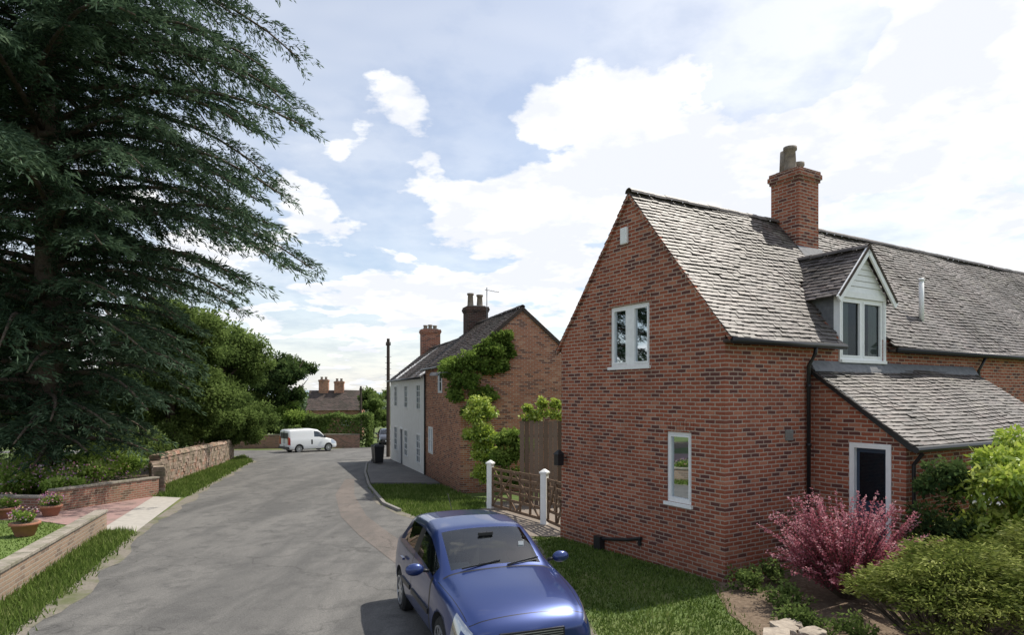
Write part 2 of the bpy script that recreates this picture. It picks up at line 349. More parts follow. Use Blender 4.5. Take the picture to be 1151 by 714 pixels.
quads('grass',np.concatenate(Vs),np.concatenate(Ts),LGR,k=3)
# ---------------- building helpers
def prism(mb,x0,x1,y0,y1,z0,ze,zr,axis,m=0):
    if axis=='x':
        ym=(y0+y1)/2
        A=[(x0,y0,z0),(x0,y1,z0),(x0,y1,ze),(x0,ym,zr),(x0,y0,ze)]; B=[(x1,)+p[1:] for p in A]
    else:
        xm=(x0+x1)/2
        A=[(x0,y0,z0),(x1,y0,z0),(x1,y0,ze),(xm,y0,zr),(x0,y0,ze)]; B=[(p[0],y1,p[2]) for p in A]
    i=len(mb.v); mb.v+=A+B
    mb.f.append((i+4,i+3,i+2,i+1,i) if axis=='x' else (i,i+1,i+2,i+3,i+4)); mb.f.append((i+5,i+6,i+7,i+8,i+9) if axis=='x' else (i+9,i+8,i+7,i+6,i+5))
    for k in range(5):
        k2=(k+1)%5; q=(i+k,i+k2,i+5+k2,i+5+k); mb.f.append(q if axis=='x' else q[::-1])
    mb.m+=[m]*7; mb.t+=[.5]*7
def cut(o,boxes):
    mb=MB()
    for a,b in boxes: mb.box(a,b)
    c=mb.build('cutter',None,[]); c.parent=o.parent
    md=o.modifiers.new('b','BOOLEAN'); md.operation='DIFFERENCE'; md.solver='EXACT'; md.object=c
    bpy.context.view_layer.update(); dg=bpy.context.evaluated_depsgraph_get()
    me=bpy.data.meshes.new_from_object(o.evaluated_get(dg)); o.modifiers.clear(); o.data=me
    bpy.data.objects.remove(c)
def mapper(orient,plane):
    if orient=='x-': return lambda a,d,z:(plane+d,a,z)
    if orient=='y-': return lambda a,d,z:(a,plane+d,z)
def window(par,orient,plane,a0,a1,z0,z1,lights=1,bars=0,curt=True,fw=.055,sill=True,name='window',frame=None,dep=.14,head=None,mull=.035,glass=None):
    f=mapper(orient,plane); mb=MB()
    def bx(p,q,m=0): mb.box(f(*p),f(*q),m)
    e=.002
    d0,d1=.035,.085
    bx((a0+e,d0,z0+e),(a0+fw,d1,z1-e)); bx((a1-fw,d0,z0+e),(a1-e,d1,z1-e)); bx((a0+fw,d0,z0+e),(a1-fw,d1,z0+fw)); bx((a0+fw,d0,z1-fw),(a1-fw,d1,z1-e))
    W=(a1-a0-2*fw)/lights
    for i in range(lights):
        l=a0+fw+W*i; r=l+W
        if i: bx((l-mull,d0+.003,z0+fw),(l+mull,d1-.003,z1-fw))
        if i: l+=mull-.003
        if i<lights-1: r-=mull-.003
        s=.035
        bx((l+.003,d0-.012,z0+fw+.003),(l+s,d1-.01,z1-fw-.003));bx((r-s,d0-.012,z0+fw+.003),(r-.003,d1-.01,z1-fw-.003))
        bx((l+s,d0-.012,z0+fw+.003),(r-s,d1-.01,z0+fw+s));bx((l+s,d0-.012,z1-fw-s),(r-s,d1-.01,z1-fw-.003))
        for b in range(bars):
            zz=z0+fw+(z1-z0-2*fw)*(b+1)/(bars+1); bx((l+s,d0,zz-.014),(r-s,d1-.02,zz+.014))
        if bars>1: bx(((l+r)/2-.012,d0+.002,z0+fw+s),((l+r)/2+.012,d1-.022,z1-fw-s))
    mb.face([f(a0+fw,.066,z0+fw),f(a1-fw,.066,z0+fw),f(a1-fw,.066,z1-fw),f(a0+fw,.066,z1-fw)],1)
    mb.face([f(a0+e,dep-.01,z0+e),f(a1-e,dep-.01,z0+e),f(a1-e,dep-.01,z1-e),f(a0+e,dep-.01,z1-e)],2)
    if curt:
        cw=(a1-a0)*.24
        for s0,s1 in ((a0+fw,a0+fw+cw),(a1-fw-cw,a1-fw)):
            k=7
            for i in range(k):
                x0=s0+(s1-s0)*i/k; x1=s0+(s1-s0)*(i+1)/k; da,db=(.115,.10) if i%2 else (.10,.115)
                mb.face([f(x0,da,z0+fw),f(x1,db,z0+fw),f(x1,db,z1-fw),f(x0,da,z1-fw)],3)
    if sill: bx((a0-.04,-.045,z0-.06),(a1+.04,.06,z0-.001))
    mb.build(name,par,[frame or WHITE,glass or GLASS,DARKIN,CURT])
    return (f(a0,-.1,z0),f(a1,dep,z1))
def roof(par,name,P0,along,up,L,S,mat,tw=.17,ex=.105,skip=None,th=.02):
    P0=np.array(P0,float); al=np.array(along,float); up=np.array(up,float); up/=np.linalg.norm(up); n=np.cross(al,up); n/=np.linalg.norm(n)
    if n[2]<0: n=-n
    rows=int(S/ex)+1; Vs=[];T=[]
    for r in range(rows):
        k=int(L/tw)+2; xs=np.arange(k)*tw-(tw/2 if r%2 else 0)+rng.normal(0,.006); x0=np.clip(xs,0,L); x1=np.clip(xs+tw-.005,0,L); ok=x1-x0>.02; x0=x0[ok];x1=x1[ok]
        s0=r*ex; s1=min(S,s0+ex+.03)
        if skip:
            mk=np.array([not skip((a+b)/2,(s0+s1)/2) for a,b in zip(x0,x1)]); x0=x0[mk];x1=x1[mk]
        m=len(x0)
        if not m: continue
        sag=-.02*np.sin((x0)*.9+r*.05)-.012*np.sin(x0*2.3+r*.11)+rng.normal(0,.003,m)
        hi=(th+.016+sag+rng.normal(0,.003,m))[:,None]; lo=(.012+sag)[:,None]; bt=sag[:,None]-.004
        j=rng.normal(0,.005,m)[:,None]
        def pt(x,s,h): return P0+al*x[:,None]+up*(s)+n*h
        a=pt(x0,s0+j,hi);b=pt(x1,s0+j,hi+rng.normal(0,.003,(m,1)));c=pt(x1,s1,lo);d=pt(x0,s1,lo)
        e=pt(x0,s0+j,bt+.01);g=pt(x1,s0+j,bt+.01)
        t=np.clip(rng.normal(.5,.27,m),0,1)
        Vs.append(np.stack([a,b,c,d],1).reshape(-1,3)); T.append(t)
        Vs.append(np.stack([e,g,b,a],1).reshape(-1,3)); T.append(t*.2)
        Vs.append(np.stack([e,a,d,d-n*.005],1).reshape(-1,3)); T.append(t*.5)
    return quads(name,np.concatenate(Vs),np.concatenate(T),mat,par)
def ridge(par,P0,P1,r=.10,mat=TILE,seg=.32):
    mb=MB(); P0=Vector(P0);P1=Vector(P1); d=(P1-P0); n=int(d.length/seg); d.normalize(); s=d.cross(Vector((0,0,1))).normalized()
    for i in range(n):
        a=P0+d*(i*seg); b=P0+d*(i*seg+seg-.008); o=Vector((0,0,random.uniform(-.006,.008)-.02)); t=random.uniform(.2,.9)
        pts=[(math.cos(k*math.pi/6),math.sin(k*math.pi/6)) for k in range(7)]
        for k in range(6):
            p,q=pts[k],pts[k+1]; u=Vector((0,0,1))
            mb.face([a+o+s*p[0]*r+u*(p[1]*r-.06),b+o+s*p[0]*r*1.03+u*(p[1]*r-.06),b+o+s*q[0]*r*1.03+u*(q[1]*r-.06),a+o+s*q[0]*r+u*(q[1]*r-.06)],0,t)
    mb.build('ridge_tiles',par,[mat])
def chimney(par,cx,cy,wx,wy,z0,zt,brick,pots,name='chimney'):
    mb=MB(); hx,hy=wx/2,wy/2
    mb.box((cx-hx,cy-hy,z0),(cx+hx,cy+hy,zt-.26)); 
    for i,(o,a,b) in enumerate(((.03,.26,.19),(.06,.19,.08),(.035,.08,0))):
        mb.box((cx-hx-o,cy-hy-o,zt-a+.0),(cx+hx+o,cy+hy+o,zt-b-.001*i))
    mb.box((cx-hx*.8,cy-hy*.8,zt),(cx+hx*.8,cy+hy*.8,zt+.05),1)
    mb.build(name,par,[brick,KERB])
    mp=MB()
    for px,py,h,r in pots:
        x,y=cx+px,cy+py
        mp.tube([(x,y,zt),(x,y,zt+.1),(x,y,zt+h-.1),(x,y,zt+h-.08),(x,y,zt+h)],[r*1.15,r,r*.85,r*1.1,r*1.1],12)
        mp.tube([(x,y,zt+h-.02),(x,y,zt+h+.005)],[r*.8,r*.8],12,1)
    mp.build('chimney_pots',par,[POTC,DARKIN],True)
# ---------------- house 1
th=math.atan2(.519,.855)
h1=empty('brick_house',(3.62,11.1,0),th)
Wd=4.76; L1=19.2; ze=4.10; zr=7.0; sl=(zr-ze)/(Wd/2)
mb=MB(); prism(mb,0,L1,0,Wd,-1.2,ze,zr,'x'); walls=mb.build('walls',h1,[BR1])
cuts=[]
cuts.append(window(h1,'x-',0,1.84,3.01,3.54,4.78,2,curt=False,mull=.10))
cuts.append(window(h1,'x-',0,.76,1.38,.97,2.28,1,curt=False))
cuts.append(((9.5,-.2,1.0),(10.7,.14,2.2))); window(h1,'y-',0,9.5,10.7,1.0,2.2,2)
cuts.append(((12.5,-.2,1.0),(13.7,.14,2.2))); window(h1,'y-',0,12.5,13.7,1.0,2.2,2)
cuts.append(((3.29,-.2,3.62),(4.80,.30,5.2)))
cut(walls,cuts)
mb=MB()
for y0,y1,z in ((.70,1.44,2.285),(1.78,3.07,4.785)):
    k=int((y1-y0)/.078)
    for i in range(k):
        a=y0+(y1-y0)*i/k; mb.box((-.012,a,z),(.03,a+(y1-y0)/k-.01,z+.21),0)
mb.build('brick_lintels',h1,[BR1])
mb=MB(); mb.box((-.035,-.035,-1.2),(L1,-.0,.12)); mb.box((-.035,0,-1.2),(0,Wd,.121)); mb.build('plinth',h1,[BR1])
ov=.16; slen=math.hypot(Wd/2+ov,(Wd/2+ov)*sl); upv=(0,1,sl)
def sk(x,s):
    x=x-.06; yy=s/math.hypot(1,sl)-ov
    return 3.16<x<4.93 and yy<(.95 if 3.3<x<4.8 else .35)
roof(h1,'roof_front',(-.06,-ov,ze-ov*sl+.03),(1,0,0),upv,L1+.1,slen,TILE,skip=sk)
roof(h1,'roof_back',(-.06,Wd+ov,ze-ov*sl+.03),(1,0,0),(0,-1,sl),L1+.1,slen,TILE)
ridge(h1,(-.06,Wd/2,zr+.10),(L1+.05,Wd/2,zr+.10))
mb=MB()
mb.beam((-.03,-ov,ze-ov*sl),(-.03,Wd/2,zr-.02),.06,.05,0); mb.beam((-.03,Wd+ov,ze-ov*sl),(-.03,Wd/2,zr-.02),.06,.05,0)
mb.build('verge',h1,[BR1])
mb=MB()
gzv=ze-ov*sl-.02
for a,b in ((-.05,3.12),(4.97,L1)):
    mb.tube([(a,-ov-.06,gzv),(b,-ov-.06,gzv)],.058,8); mb.box((a,-ov-.0,gzv-.03),(b,-.003,gzv+.03),1)
mb.tube([(2.2,-ov-.06,gzv-.03),(2.2,-ov-.04,gzv-.15),(2.2,-.07,gzv-.38),(2.2,-.07,-.3)],.036,8)
for z in (.8,2.0,3.1): mb.tube([(2.2,-.07,z),(2.2,-.07,z+.06)],.05,8)
mb.tube([(8.75,-ov-.06,gzv-.03),(8.75,-.07,gzv-.35),(8.75,-.07,-.3)],.036,8)
mb.build('gutter',h1,[BLACKP,WOODD],True)
mb=MB()
dx0,dx1=3.24,4.86; dz0=5.02; dzp=5.86; dm=(dx0+dx1)/2
mb.box((dx0,.10,3.9),(dx0+.05,1.3,dz0-.06),1); mb.box((dx1-.05,.10,3.9),(dx1,1.3,dz0-.06),1)
mb.box((dx0,-.03,3.60),(dx0+.055,.10,dz0),0); mb.box((dx1-.055,-.03,3.60),(dx1,.10,dz0),0); mb.box((dx0+.055,-.03,4.90),(dx1-.055,.10,dz0),0)
k=7
for i in range(k):
    za=dz0+(dzp-dz0)*i/k; zb=dz0+(dzp-dz0)*(i+1)/k-.008; wa=(dx1-dx0)/2*(1-i/k); wb=(dx1-dx0)/2*(1-(i+1)/k)+.006
    mb.hexa([(dm-wa,-.02,za),(dm+wa,-.02,za),(dm+wa,.05,za),(dm-wa,.05,za),(dm-wb,-.005,zb),(dm+wb,-.005,zb),(dm+wb,.05,zb),(dm-wb,.05,zb)],0)
ds=(dzp-dz0)/((dx1-dx0)/2)
for sg in (-1,1):
    a=Vector((dm+sg*((dx1-dx0)/2+.2),-.13,dz0-.2*ds+.0)); b=Vector((dm,-.13,dzp+.02)); mb.beam(a,b,.035,.15,0)
    mb.beam(a+Vector((0,-.02,.07)),b+Vector((0,-.02,.07)),.03,.05,2)
mb.build('dormer',h1,[WHITE,LEAD,WOODD])
window(h1,'y-',-.02,3.30,4.80,3.66,4.895,2,curt=True,name='dormer_window',dep=.30,mull=.05)
for sg in (-1,1):
    hw=(dx1-dx0)/2+.2; u=(-sg,0,ds); P0=(dm+sg*hw,-.15,dz0-.2*ds+.06)
    S=hw*math.hypot(1,ds)
    def skd(x,s,hw=hw,ds=ds):
        zz=dz0-.2*ds+.06+s*ds/math.hypot(1,ds); yy=x-.15; return zz<ze+sl*yy-.05
    roof(h1,'dormer_roof',P0,(0,1,0),u,1.75,S,TILE,skip=skd)
ridge(h1,(dm,-.15,dzp+.13),(dm,1.45,dzp+.13),.09)
chimney(h1,4.91,2.15,.74,.74,5.2,8.2,BR1,[(-.17,0,.60,.14),(.18,.02,.30,.12)])
mb=MB(); mb.tube([(4.76,2.3,8.2),(4.76,2.3,8.74)],[.13,.11],12); mb.build('chimney_pot',h1,[POTC],True)
mb=MB()
cxa,cxb,cya=4.91-.37,4.91+.37,2.15-.37
mb.hexa([(cxa-.08,cya-.3,ze+sl*(cya-.3)+.05),(cxb+.08,cya-.3,ze+sl*(cya-.3)+.05),(cxb+.08,cya+.02,ze+sl*(cya+.02)+.05),(cxa-.08,cya+.02,ze+sl*(cya+.02)+.05)]+[(cxa-.08,cya-.3,ze+sl*(cya-.3)+.075),(cxb+.08,cya-.3,ze+sl*(cya-.3)+.075),(cxb+.08,cya-.01,ze+sl*(cya)+.12),(cxa-.08,cya-.01,ze+sl*(cya)+.12)])
mb.build('chimney_flashing',h1,[LEAD])
mb=MB(); mb.box((-.07,2.43,6.02),(-.0,2.63,6.36)); mb.build('alarm_box',h1,[WHITE],bevel=.02)
mb=MB(); mb.box((1.60,-.03,2.13),(1.80,-.0,2.33)); 
for i in range(5): mb.box((1.62,-.04,2.15+i*.034),(1.78,-.03,2.165+i*.034))
mb.build('air_vent',h1,[KERB])
mb=MB(); mb.tube([(7.2,.45,4.6),(7.2,.45,5.62)],.055,10); mb.tube([(7.2,.45,5.62),(7.2,.45,5.68)],[.075,.05],10); mb.build('vent_pipe',h1,[WHITE],True)
mb=MB(); mb.tube([(-.06,2.0,.15),(-.07,2.4,.05),(-.09,3.0,-.05),(-.09,3.3,-.08)],.035,8); mb.box((-.17,3.15,-.4),(-.036,3.36,-.03)); mb.tube([(-.06,2.05,.15),(-.06,2.05,.0)],.035,8); mb.build('waste_pipe',h1,[BLACKP])
mb=MB()
lx0,lx1,ly=2.4,8.5,-1.72; lt=3.46; ll=2.20
A=[(lx0,ly,-1.2),(lx0,-.001,-1.2),(lx0,-.001,lt),(lx0,ly,ll)]; B=[(lx1,)+p[1:] for p in A]
mb.v+=A+B; mb.f+=[(3,2,1,0),(4,5,6,7),(0,1,5,4),(1,2,6,5),(2,3,7,6),(3,0,4,7)]; mb.m+=[0]*6; mb.t+=[.5]*6
lw=mb.build('lean_to_walls',h1,[BR1])
cc=[((2.2,-1.48,-1.0),(2.54,-.74,2.12)),((4.6,-1.9,.9),(5.8,-1.58,1.9))]
window(h1,'y-',ly,4.6,5.8,.9,1.9,2)
cut(lw,cc)
DOOR=mplain('blue_door_paint',(.03,.05,.085),.4)
mb=MB(); mb.box((2.385,-1.478,-.3),(2.50,-1.39,2.118)); mb.box((2.385,-.83,-.3),(2.50,-.742,2.118)); mb.box((2.385,-1.39,2.03),(2.50,-.83,2.118)); 
mb.box((2.47,-1.39,-.3),(2.52,-.83,2.03),1); mb.box((2.462,-1.33,1.1),(2.47,-.89,1.95),2); mb.box((2.455,-1.33,.0),(2.47,-.89,.9),1)
mb.tube([(2.43,-1.36,.95),(2.43,-1.30,.95)],.02,8,3)
mb.build('side_door',h1,[WHITE,DOOR,GLASS,LEAD])
lsl=(lt-ll)/1.72; lo=.15
roof(h1,'lean_to_roof',(lx0-.1,ly-lo,ll-lo*lsl+.03),(1,0,0),(0,1,lsl),lx1-lx0+.2,(1.72+lo)*math.hypot(1,lsl),TILE)
mb=MB(); mb.tube([(lx0-.12,ly-lo-.06,ll-lo*lsl-.02),(lx1+.1,ly-lo-.06,ll-lo*lsl-.02)],.055,8); mb.tube([(lx0+.12,ly-lo-.05,ll-.2),(lx0+.12,ly-.06,ll-.4),(lx0+.12,ly-.06,-.3)],.034,8)
mb.beam((lx0-.05,ly-lo,ll-lo*lsl-.02),(lx0-.05,0,lt-.02),.05,.1); mb.build('lean_to_gutter',h1,[BLACKP],False)
mb=MB(); mb.hexa([(lx0-.1,-.14,lt-.05),(lx1+.1,-.14,lt-.05),(lx1+.1,0,lt+.05),(lx0-.1,0,lt+.05),(lx0-.1,-.13,lt-.02),(lx1+.1,-.13,lt-.02),(lx1+.1,-.01,lt+.16),(lx0-.1,-.01,lt+.16)]); mb.build('lead_flashing',h1,[LEAD])
mb=MB(); mb.box((-.28,4.5,1.35),(-.12,4.66,1.6),0); mb.box((-.12,4.56,1.5),(-.0,4.60,1.53),0); mb.hexa([(-.3,4.48,1.6),(-.1,4.48,1.6),(-.1,4.68,1.6),(-.3,4.68,1.6),(-.22,4.56,1.7),(-.18,4.56,1.7),(-.18,4.6,1.7),(-.22,4.6,1.7)],0)
mb.build('wall_lantern',h1,[BLACKP])
# ---------------- house 2 (cottages)
h2=empty('brick_cottage',(-1.86,23.75,0),math.atan2(.314,.949))
W2=4.73; e2=4.2; r2=6.2; s2=(r2-e2)/(W2/2)
mb=MB(); prism(mb,0,W2,0,6.9,-2.2,e2,r2,'y'); w2=mb.build('walls',h2,[BR2])
cs=[window(h2,'x-',-.05,3.2,4.0,3.0,3.95,1,1,False,sill=False)]
cs.append(window(h2,'x-',-.05,5.1,6.1,.3,1.5,2,1,False,sill=False))
cut(w2,cs)
so=.15
for nm,x,al in (('roof_left',-so,1),('roof_right',W2+so,-1)):
    roof(h2,nm,(x,-.06,e2-so*s2+.03),(0,1,0),(al,0,s2),7.0,(W2/2+so)*math.hypot(1,s2),TILE2,tw=.2,ex=.13)
ridge(h2,(W2/2,-.06,r2+.1),(W2/2,6.9,r2+.1),mat=TILE2)
mb=MB()
for sg in (-1,1): mb.beam((W2/2+sg*(W2/2+so),-.04,e2-so*s2-.04),(W2/2,-.04,r2-.03),.05,.13)
mb.build('bargeboards',h2,[WOODD])
mb=MB(); mb.tube([(-so-.05,0,e2-so*s2-.02),(-so-.05,6.9,e2-so*s2-.02)],.055,8); mb.tube([(-.06,6.7,e2-.3),(-.06,6.7,-1)],.04,8); mb.build('gutter',h2,[BLACKP],True)
h3=empty('white_cottage',(-1.86-.314*6.9,23.75+.949*6.9,0),math.atan2(.314,.949))
e3=3.85; r3=5.75; s3=(r3-e3)/(W2/2); L3=11.4
mb=MB(); prism(mb,-.05,W2,.002,L3,-2.4,e3,r3,'y'); w3=mb.build('walls',h3,[CREAM])
cs=[]
GD=mglass('cottage_glass',.3,add=-.03,gc=(.35,.38,.4))
for a in (.9,4.6,8.4):
    cs.append(window(h3,'x-',-.11,a,a+1.15,2.15,3.45,1,3,False,glass=GD,sill=False)); cs.append(window(h3,'x-',-.11,a,a+1.15,-.45,1.05,1,3,False,glass=GD,sill=False))
cs.append(((-.2,6.5,-1.2),(.09,7.4,.95)))
cut(w3,cs)
mb=MB(); mb.box((.02,6.5,-1.5),(.07,7.4,.95),0); mb.box((-.12,6.4,.96),(-.05,7.5,1.05),1); mb.build('front_door',h3,[DOOR,WHITE])
for nm,x,al in (('roof_left',-so,1),('roof_right',W2+so,-1)):
    roof(h3,nm,(x,.0,e3-so*s3+.03),(0,1,0),(al,0,s3),L3,(W2/2+so)*math.hypot(1,s3),TILE2,tw=.25,ex=.16)
ridge(h3,(W2/2,0,r3+.1),(W2/2,L3,r3+.1),mat=TILE2)
mb=MB(); mb.tube([(-so-.1,0,e3-so*s3-.02),(-so-.1,L3,e3-so*s3-.02)],.055,8); mb.build('gutter',h3,[BLACKP],True)
BRD=mbrick('brick_sooty',(.10,.05,.04),(.07,.04,.035),(.14,.12,.1),(.04,.025,.025),stain=.6)
chimney(h2,W2/2,6.7,1.0,.8,5.0,7.05,BRD,[(-.25,0,.65,.15),(.2,0,.6,.15)])
chimney(h3,W2/2,L3-.6,1.15,.75,4.5,7.0,BR1,[(-.3,0,.28,.13),(.0,0,.32,.13),(.3,0,.28,.13)])
mb=MB(); ax=W2/2+.35
mb.tube([(ax,6.0,5.6),(ax,6.0,7.9)],.02,6); mb.tube([(ax-.1,6.0,7.8),(ax+.6,6.0,7.7)],.012,5)
for i in range(6): mb.tube([(ax-.05+i*.12,5.85,7.79-i*.015),(ax-.05+i*.12,6.15,7.79-i*.015)],.006,5)
mb.build('tv_aerial',h2,[LEAD])
mb=MB(); mb.tube([(-.1,.25,3.6),(-.5,.1,3.75),(-.9,0,3.72)],.02,6); mb.hexa([(-.85,-.1,3.62),(-1.15,-.12,3.62),(-1.15,.08,3.62),(-.85,.1,3.62),(-.88,-.06,3.74),(-1.1,-.08,3.74),(-1.1,.04,3.74),(-.88,.06,3.74)])
mb.build('wall_lamp',h2,[LEAD])
V1=[];T1=[]
def ivyclump(c,r,n,size,sub=18):
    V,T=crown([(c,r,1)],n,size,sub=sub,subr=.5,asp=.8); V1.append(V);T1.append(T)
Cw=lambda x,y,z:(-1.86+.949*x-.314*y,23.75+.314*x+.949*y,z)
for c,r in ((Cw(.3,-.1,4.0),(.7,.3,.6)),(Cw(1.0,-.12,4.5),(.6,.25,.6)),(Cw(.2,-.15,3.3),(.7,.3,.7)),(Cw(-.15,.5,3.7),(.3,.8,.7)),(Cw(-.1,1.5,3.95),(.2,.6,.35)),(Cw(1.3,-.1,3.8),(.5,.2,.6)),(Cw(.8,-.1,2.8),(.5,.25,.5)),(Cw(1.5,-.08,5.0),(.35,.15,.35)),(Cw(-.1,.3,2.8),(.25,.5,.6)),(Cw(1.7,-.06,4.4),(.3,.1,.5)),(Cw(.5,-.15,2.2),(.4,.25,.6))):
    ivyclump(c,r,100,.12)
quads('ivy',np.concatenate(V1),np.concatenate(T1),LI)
V1=[];T1=[]
for c,r in (((-1.15,22.6,2.2),(.6,.4,.65)),((-1.05,22.4,1.5),(.5,.4,.7)),((-.95,22.4,.8),(.45,.4,.7)),((-.9,22.4,.1),(.4,.4,.6))): ivyclump(c,r,150,.10,20)
quads('climbing_shrub',np.concatenate(V1),np.concatenate(T1),LY)
V1=[];T1=[]
for c,r in (((-.05,21.3,1.45),(.5,.4,.45)),((-.15,21.3,.8),(.55,.4,.6)),((.1,21.3,.1),(.6,.4,.6)),((.4,21.2,1.2),(.3,.3,.4))): ivyclump(c,r,150,.10,20)
quads('shrub',np.concatenate(V1),np.concatenate(T1),LI)
V1=[];T1=[]
for c,r in (((.6,20.8,2.15),(.5,.3,.25)),((1.15,20.8,2.3),(.5,.3,.35)),((1.65,20.8,2.15),(.4,.25,.3)),((.95,20.7,2.6),(.12,.1,.35)),((1.4,20.7,2.6),(.15,.1,.3)),((.5,20.7,2.45),(.1,.1,.3))): ivyclump(c,r,28,.10,14)
quads('climbing_vine',np.concatenate(V1),np.concatenate(T1),LY)
mb=MB(); x=.25
while x<2.3:
    h=2.1+random.uniform(-.03,.03); mb.box((x,20.6+random.uniform(0,.01),gz(20.6)-.05),(x+.135,20.625,h),0,random.random()); x+=.15
for z in (.3,1.6): mb.box((.2,20.63,z),(2.3,20.69,z+.08))
mb.build('wooden_fence',None,[mtint('fence_wood',[(.10,.07,.05),(.18,.13,.095),(.25,.19,.15)],.85)])
def gate(name,p,q,h,g0=.12):
    e=empty(name,(0,0,0)); mb=MB(); p=Vector((p[0],p[1],gz(p[1])+g0)); q=Vector((q[0],q[1],gz(q[1])+g0)); U=Vector((0,0,1))
    L=(q-p).length
    for k in range(6):
        z=h*(k/5)**.85; mb.beam(p+U*z,q+U*z,.03,.075)
    nv=max(2,int(L/.7)+1)
    for k in range(nv+1):
        t=k/nv; a=p.lerp(q,t); mb.beam(a-U*.02,a+U*(h+.05),.045,.07,up=(q-p).normalized())
    o=(q-p).cross(U).normalized()*.03
    mb.beam(p+o,p.lerp(q,.5)+U*h+o,.025,.06); mb.beam(p.lerp(q,.5)+U*h+o,q+o,.025,.06)
    mb.beam(p+U*h-o,p.lerp(q,.5)-o,.025,.06); mb.beam(p.lerp(q,.5)-o,q+U*h-o,.025,.06)
    mb.build('bars',e,[WOOD]); return e
gate('wooden_gate',(-.58,19.75),(.76,17.17),1.10)
gate('wooden_gate',(.93,16.85),(1.28,15.75),1.05)
for (x,y,h) in ((-.66,19.9,1.48),(.845,17.0,1.45)):
    e=empty('gate_post',(x,y,gz(y)),R(-27)); mb=MB(); mb.box((-.085,-.085,-.2),(.085,.085,h-.12)); mb.box((-.11,-.11,h-.12),(.11,.11,h-.07)); mb.hexa([(-.1,-.1,h-.07),(.1,-.1,h-.07),(.1,.1,h-.07),(-.1,.1,h-.07),(-.02,-.02,h),(.02,-.02,h),(.02,.02,h),(-.02,.02,h)]); mb.build('post',e,[WHITE],bevel=.008)
e=empty('gate_post',(1.32,15.6,gz(15.6))); mb=MB(); mb.box((-.06,-.06,-.2),(.06,.06,1.9)); mb.build('post',e,[WOODD],bevel=.008)
# ---------------- walls on left
STONE=mtint('stone_blocks',[(.22,.165,.13),(.34,.25,.20),(.40,.31,.25),(.34,.17,.12)],.9,((.14,.13,.08),2.0),bs=.6)
def stonewall(name,path,h,tk,bl=.32,bh=.13):
    mb=MB()
    for a,b in zip(path[:-1],path[1:]):
        a=Vector((a[0],a[1],0)); b=Vector((b[0],b[1],0)); d=(b-a); L=d.length; d.normalize(); s=Vector((-d.y,d.x,0)); z=0
        while z<h:
            x=random.uniform(-.1,0); rh=bh*random.uniform(.8,1.2)
            while x<L:
                l=bl*random.uniform(.6,1.5); x1=min(x+l,L); p=a+d*max(x,0); q=a+d*(x1-.012); g0=gz(p.y)+z-.05; g1=gz(q.y)+z-.05; o=random.uniform(-.02,.02); t=tk/2+o
                J=lambda:random.uniform(-.008,.008)
                mb.hexa([p-s*t+Vector((0,0,g0)),q-s*t+Vector((0,0,g1)),q+s*t+Vector((0,0,g1)),p+s*t+Vector((0,0,g0)),p-s*(t+J())+Vector((0,0,g0+rh-.01)),q-s*(t+J())+Vector((0,0,g1+rh-.01)),q+s*t+Vector((0,0,g1+rh-.01)),p+s*t+Vector((0,0,g0+rh-.01))],0,random.random()); x=x1+.0
                if x1>=L: break
            z+=rh
        mb.hexa([a-s*tk*.4+Vector((0,0,gz(a.y)-.1)),b-s*tk*.4+Vector((0,0,gz(b.y)-.1)),b+s*tk*.4+Vector((0,0,gz(b.y)-.1)),a+s*tk*.4+Vector((0,0,gz(a.y)-.1)),a-s*tk*.4+Vector((0,0,gz(a.y)+h-.08)),b-s*tk*.4+Vector((0,0,gz(b.y)+h-.08)),b+s*tk*.4+Vector((0,0,gz(b.y)+h-.08)),a+s*tk*.4+Vector((0,0,gz(a.y)+h-.08))],0,0)
        x=0
        while x<L:
            l=random.uniform(.22,.5); x1=min(L,x+l); p=a+d*x; q=a+d*(x1-.015); zz=h+random.uniform(-.02,.02); 
            c=[]
            for k,(pp,sg) in enumerate(((p,-1),(q,-1),(q,1),(p,1))): c.append(pp+s*sg*(tk/2+.03)+Vector((0,0,gz(pp.y)+zz-.03)))
            for k,(pp,sg) in enumerate(((p,-1),(q,-1),(q,1),(p,1))): c.append(pp+s*sg*(tk/2-.03)+Vector((0,0,gz(pp.y)+zz+.10+random.uniform(-.02,.03))))
            mb.hexa(c,0,random.random()); x=x1
    return mb.build(name,None,[STONE],bevel=.012)
stonewall('stone_wall',[(-14.0,25.6),(-15.4,31.5),(-16.9,38),(-18.3,42.5)],1.2,.4)
stonewall('stone_wall',[(-12.55,23.2),(-14.0,25.6)],.95,.4)
def brickwall(name,a,b,h,tk,mat,cop):
    a=Vector((a[0],a[1],gz(a[1]))); b=Vector((b[0],b[1],gz(b[1]))); d=b-a; L=d.length
    e=empty(name,a,math.atan2(d.y,d.x),-math.asin(d.z/L)); mb=MB(); mb.box((0,-tk/2,-.2),(L,tk/2,h)); mb.build('brickwork',e,[mat])
    mb=MB(); x=0
    while x<L-.02:
        x1=min(L,x+.45); mb.box((x,-tk/2-.03,h),(x1-.008,tk/2+.03,h+.055+random.uniform(0,.006)),0,random.random()); x=x1
    mb.build('coping',e,[cop],bevel=.008); return e
BRL=mbrick('brick_buff',(.36,.25,.18),(.30,.2,.145),(.36,.32,.27),(.2,.14,.11),stain=.4,sc=(.16,.14,.11))
COP=mtint('coping_stone',[(.25,.22,.19),(.34,.30,.26),(.29,.26,.22)],.9,((.15,.15,.10),3))
brickwall('garden_wall',(-10.12,16.1),(-6.6,6.4),.46,.22,BRL,COP)
brickwall('garden_wall',(-12.6,23.1),(-13.5,19.1),.62,.22,BR3,COP)
brickwall('garden_wall',(-13.5,19.0),(-24,19.8),.45,.22,BR3,COP)
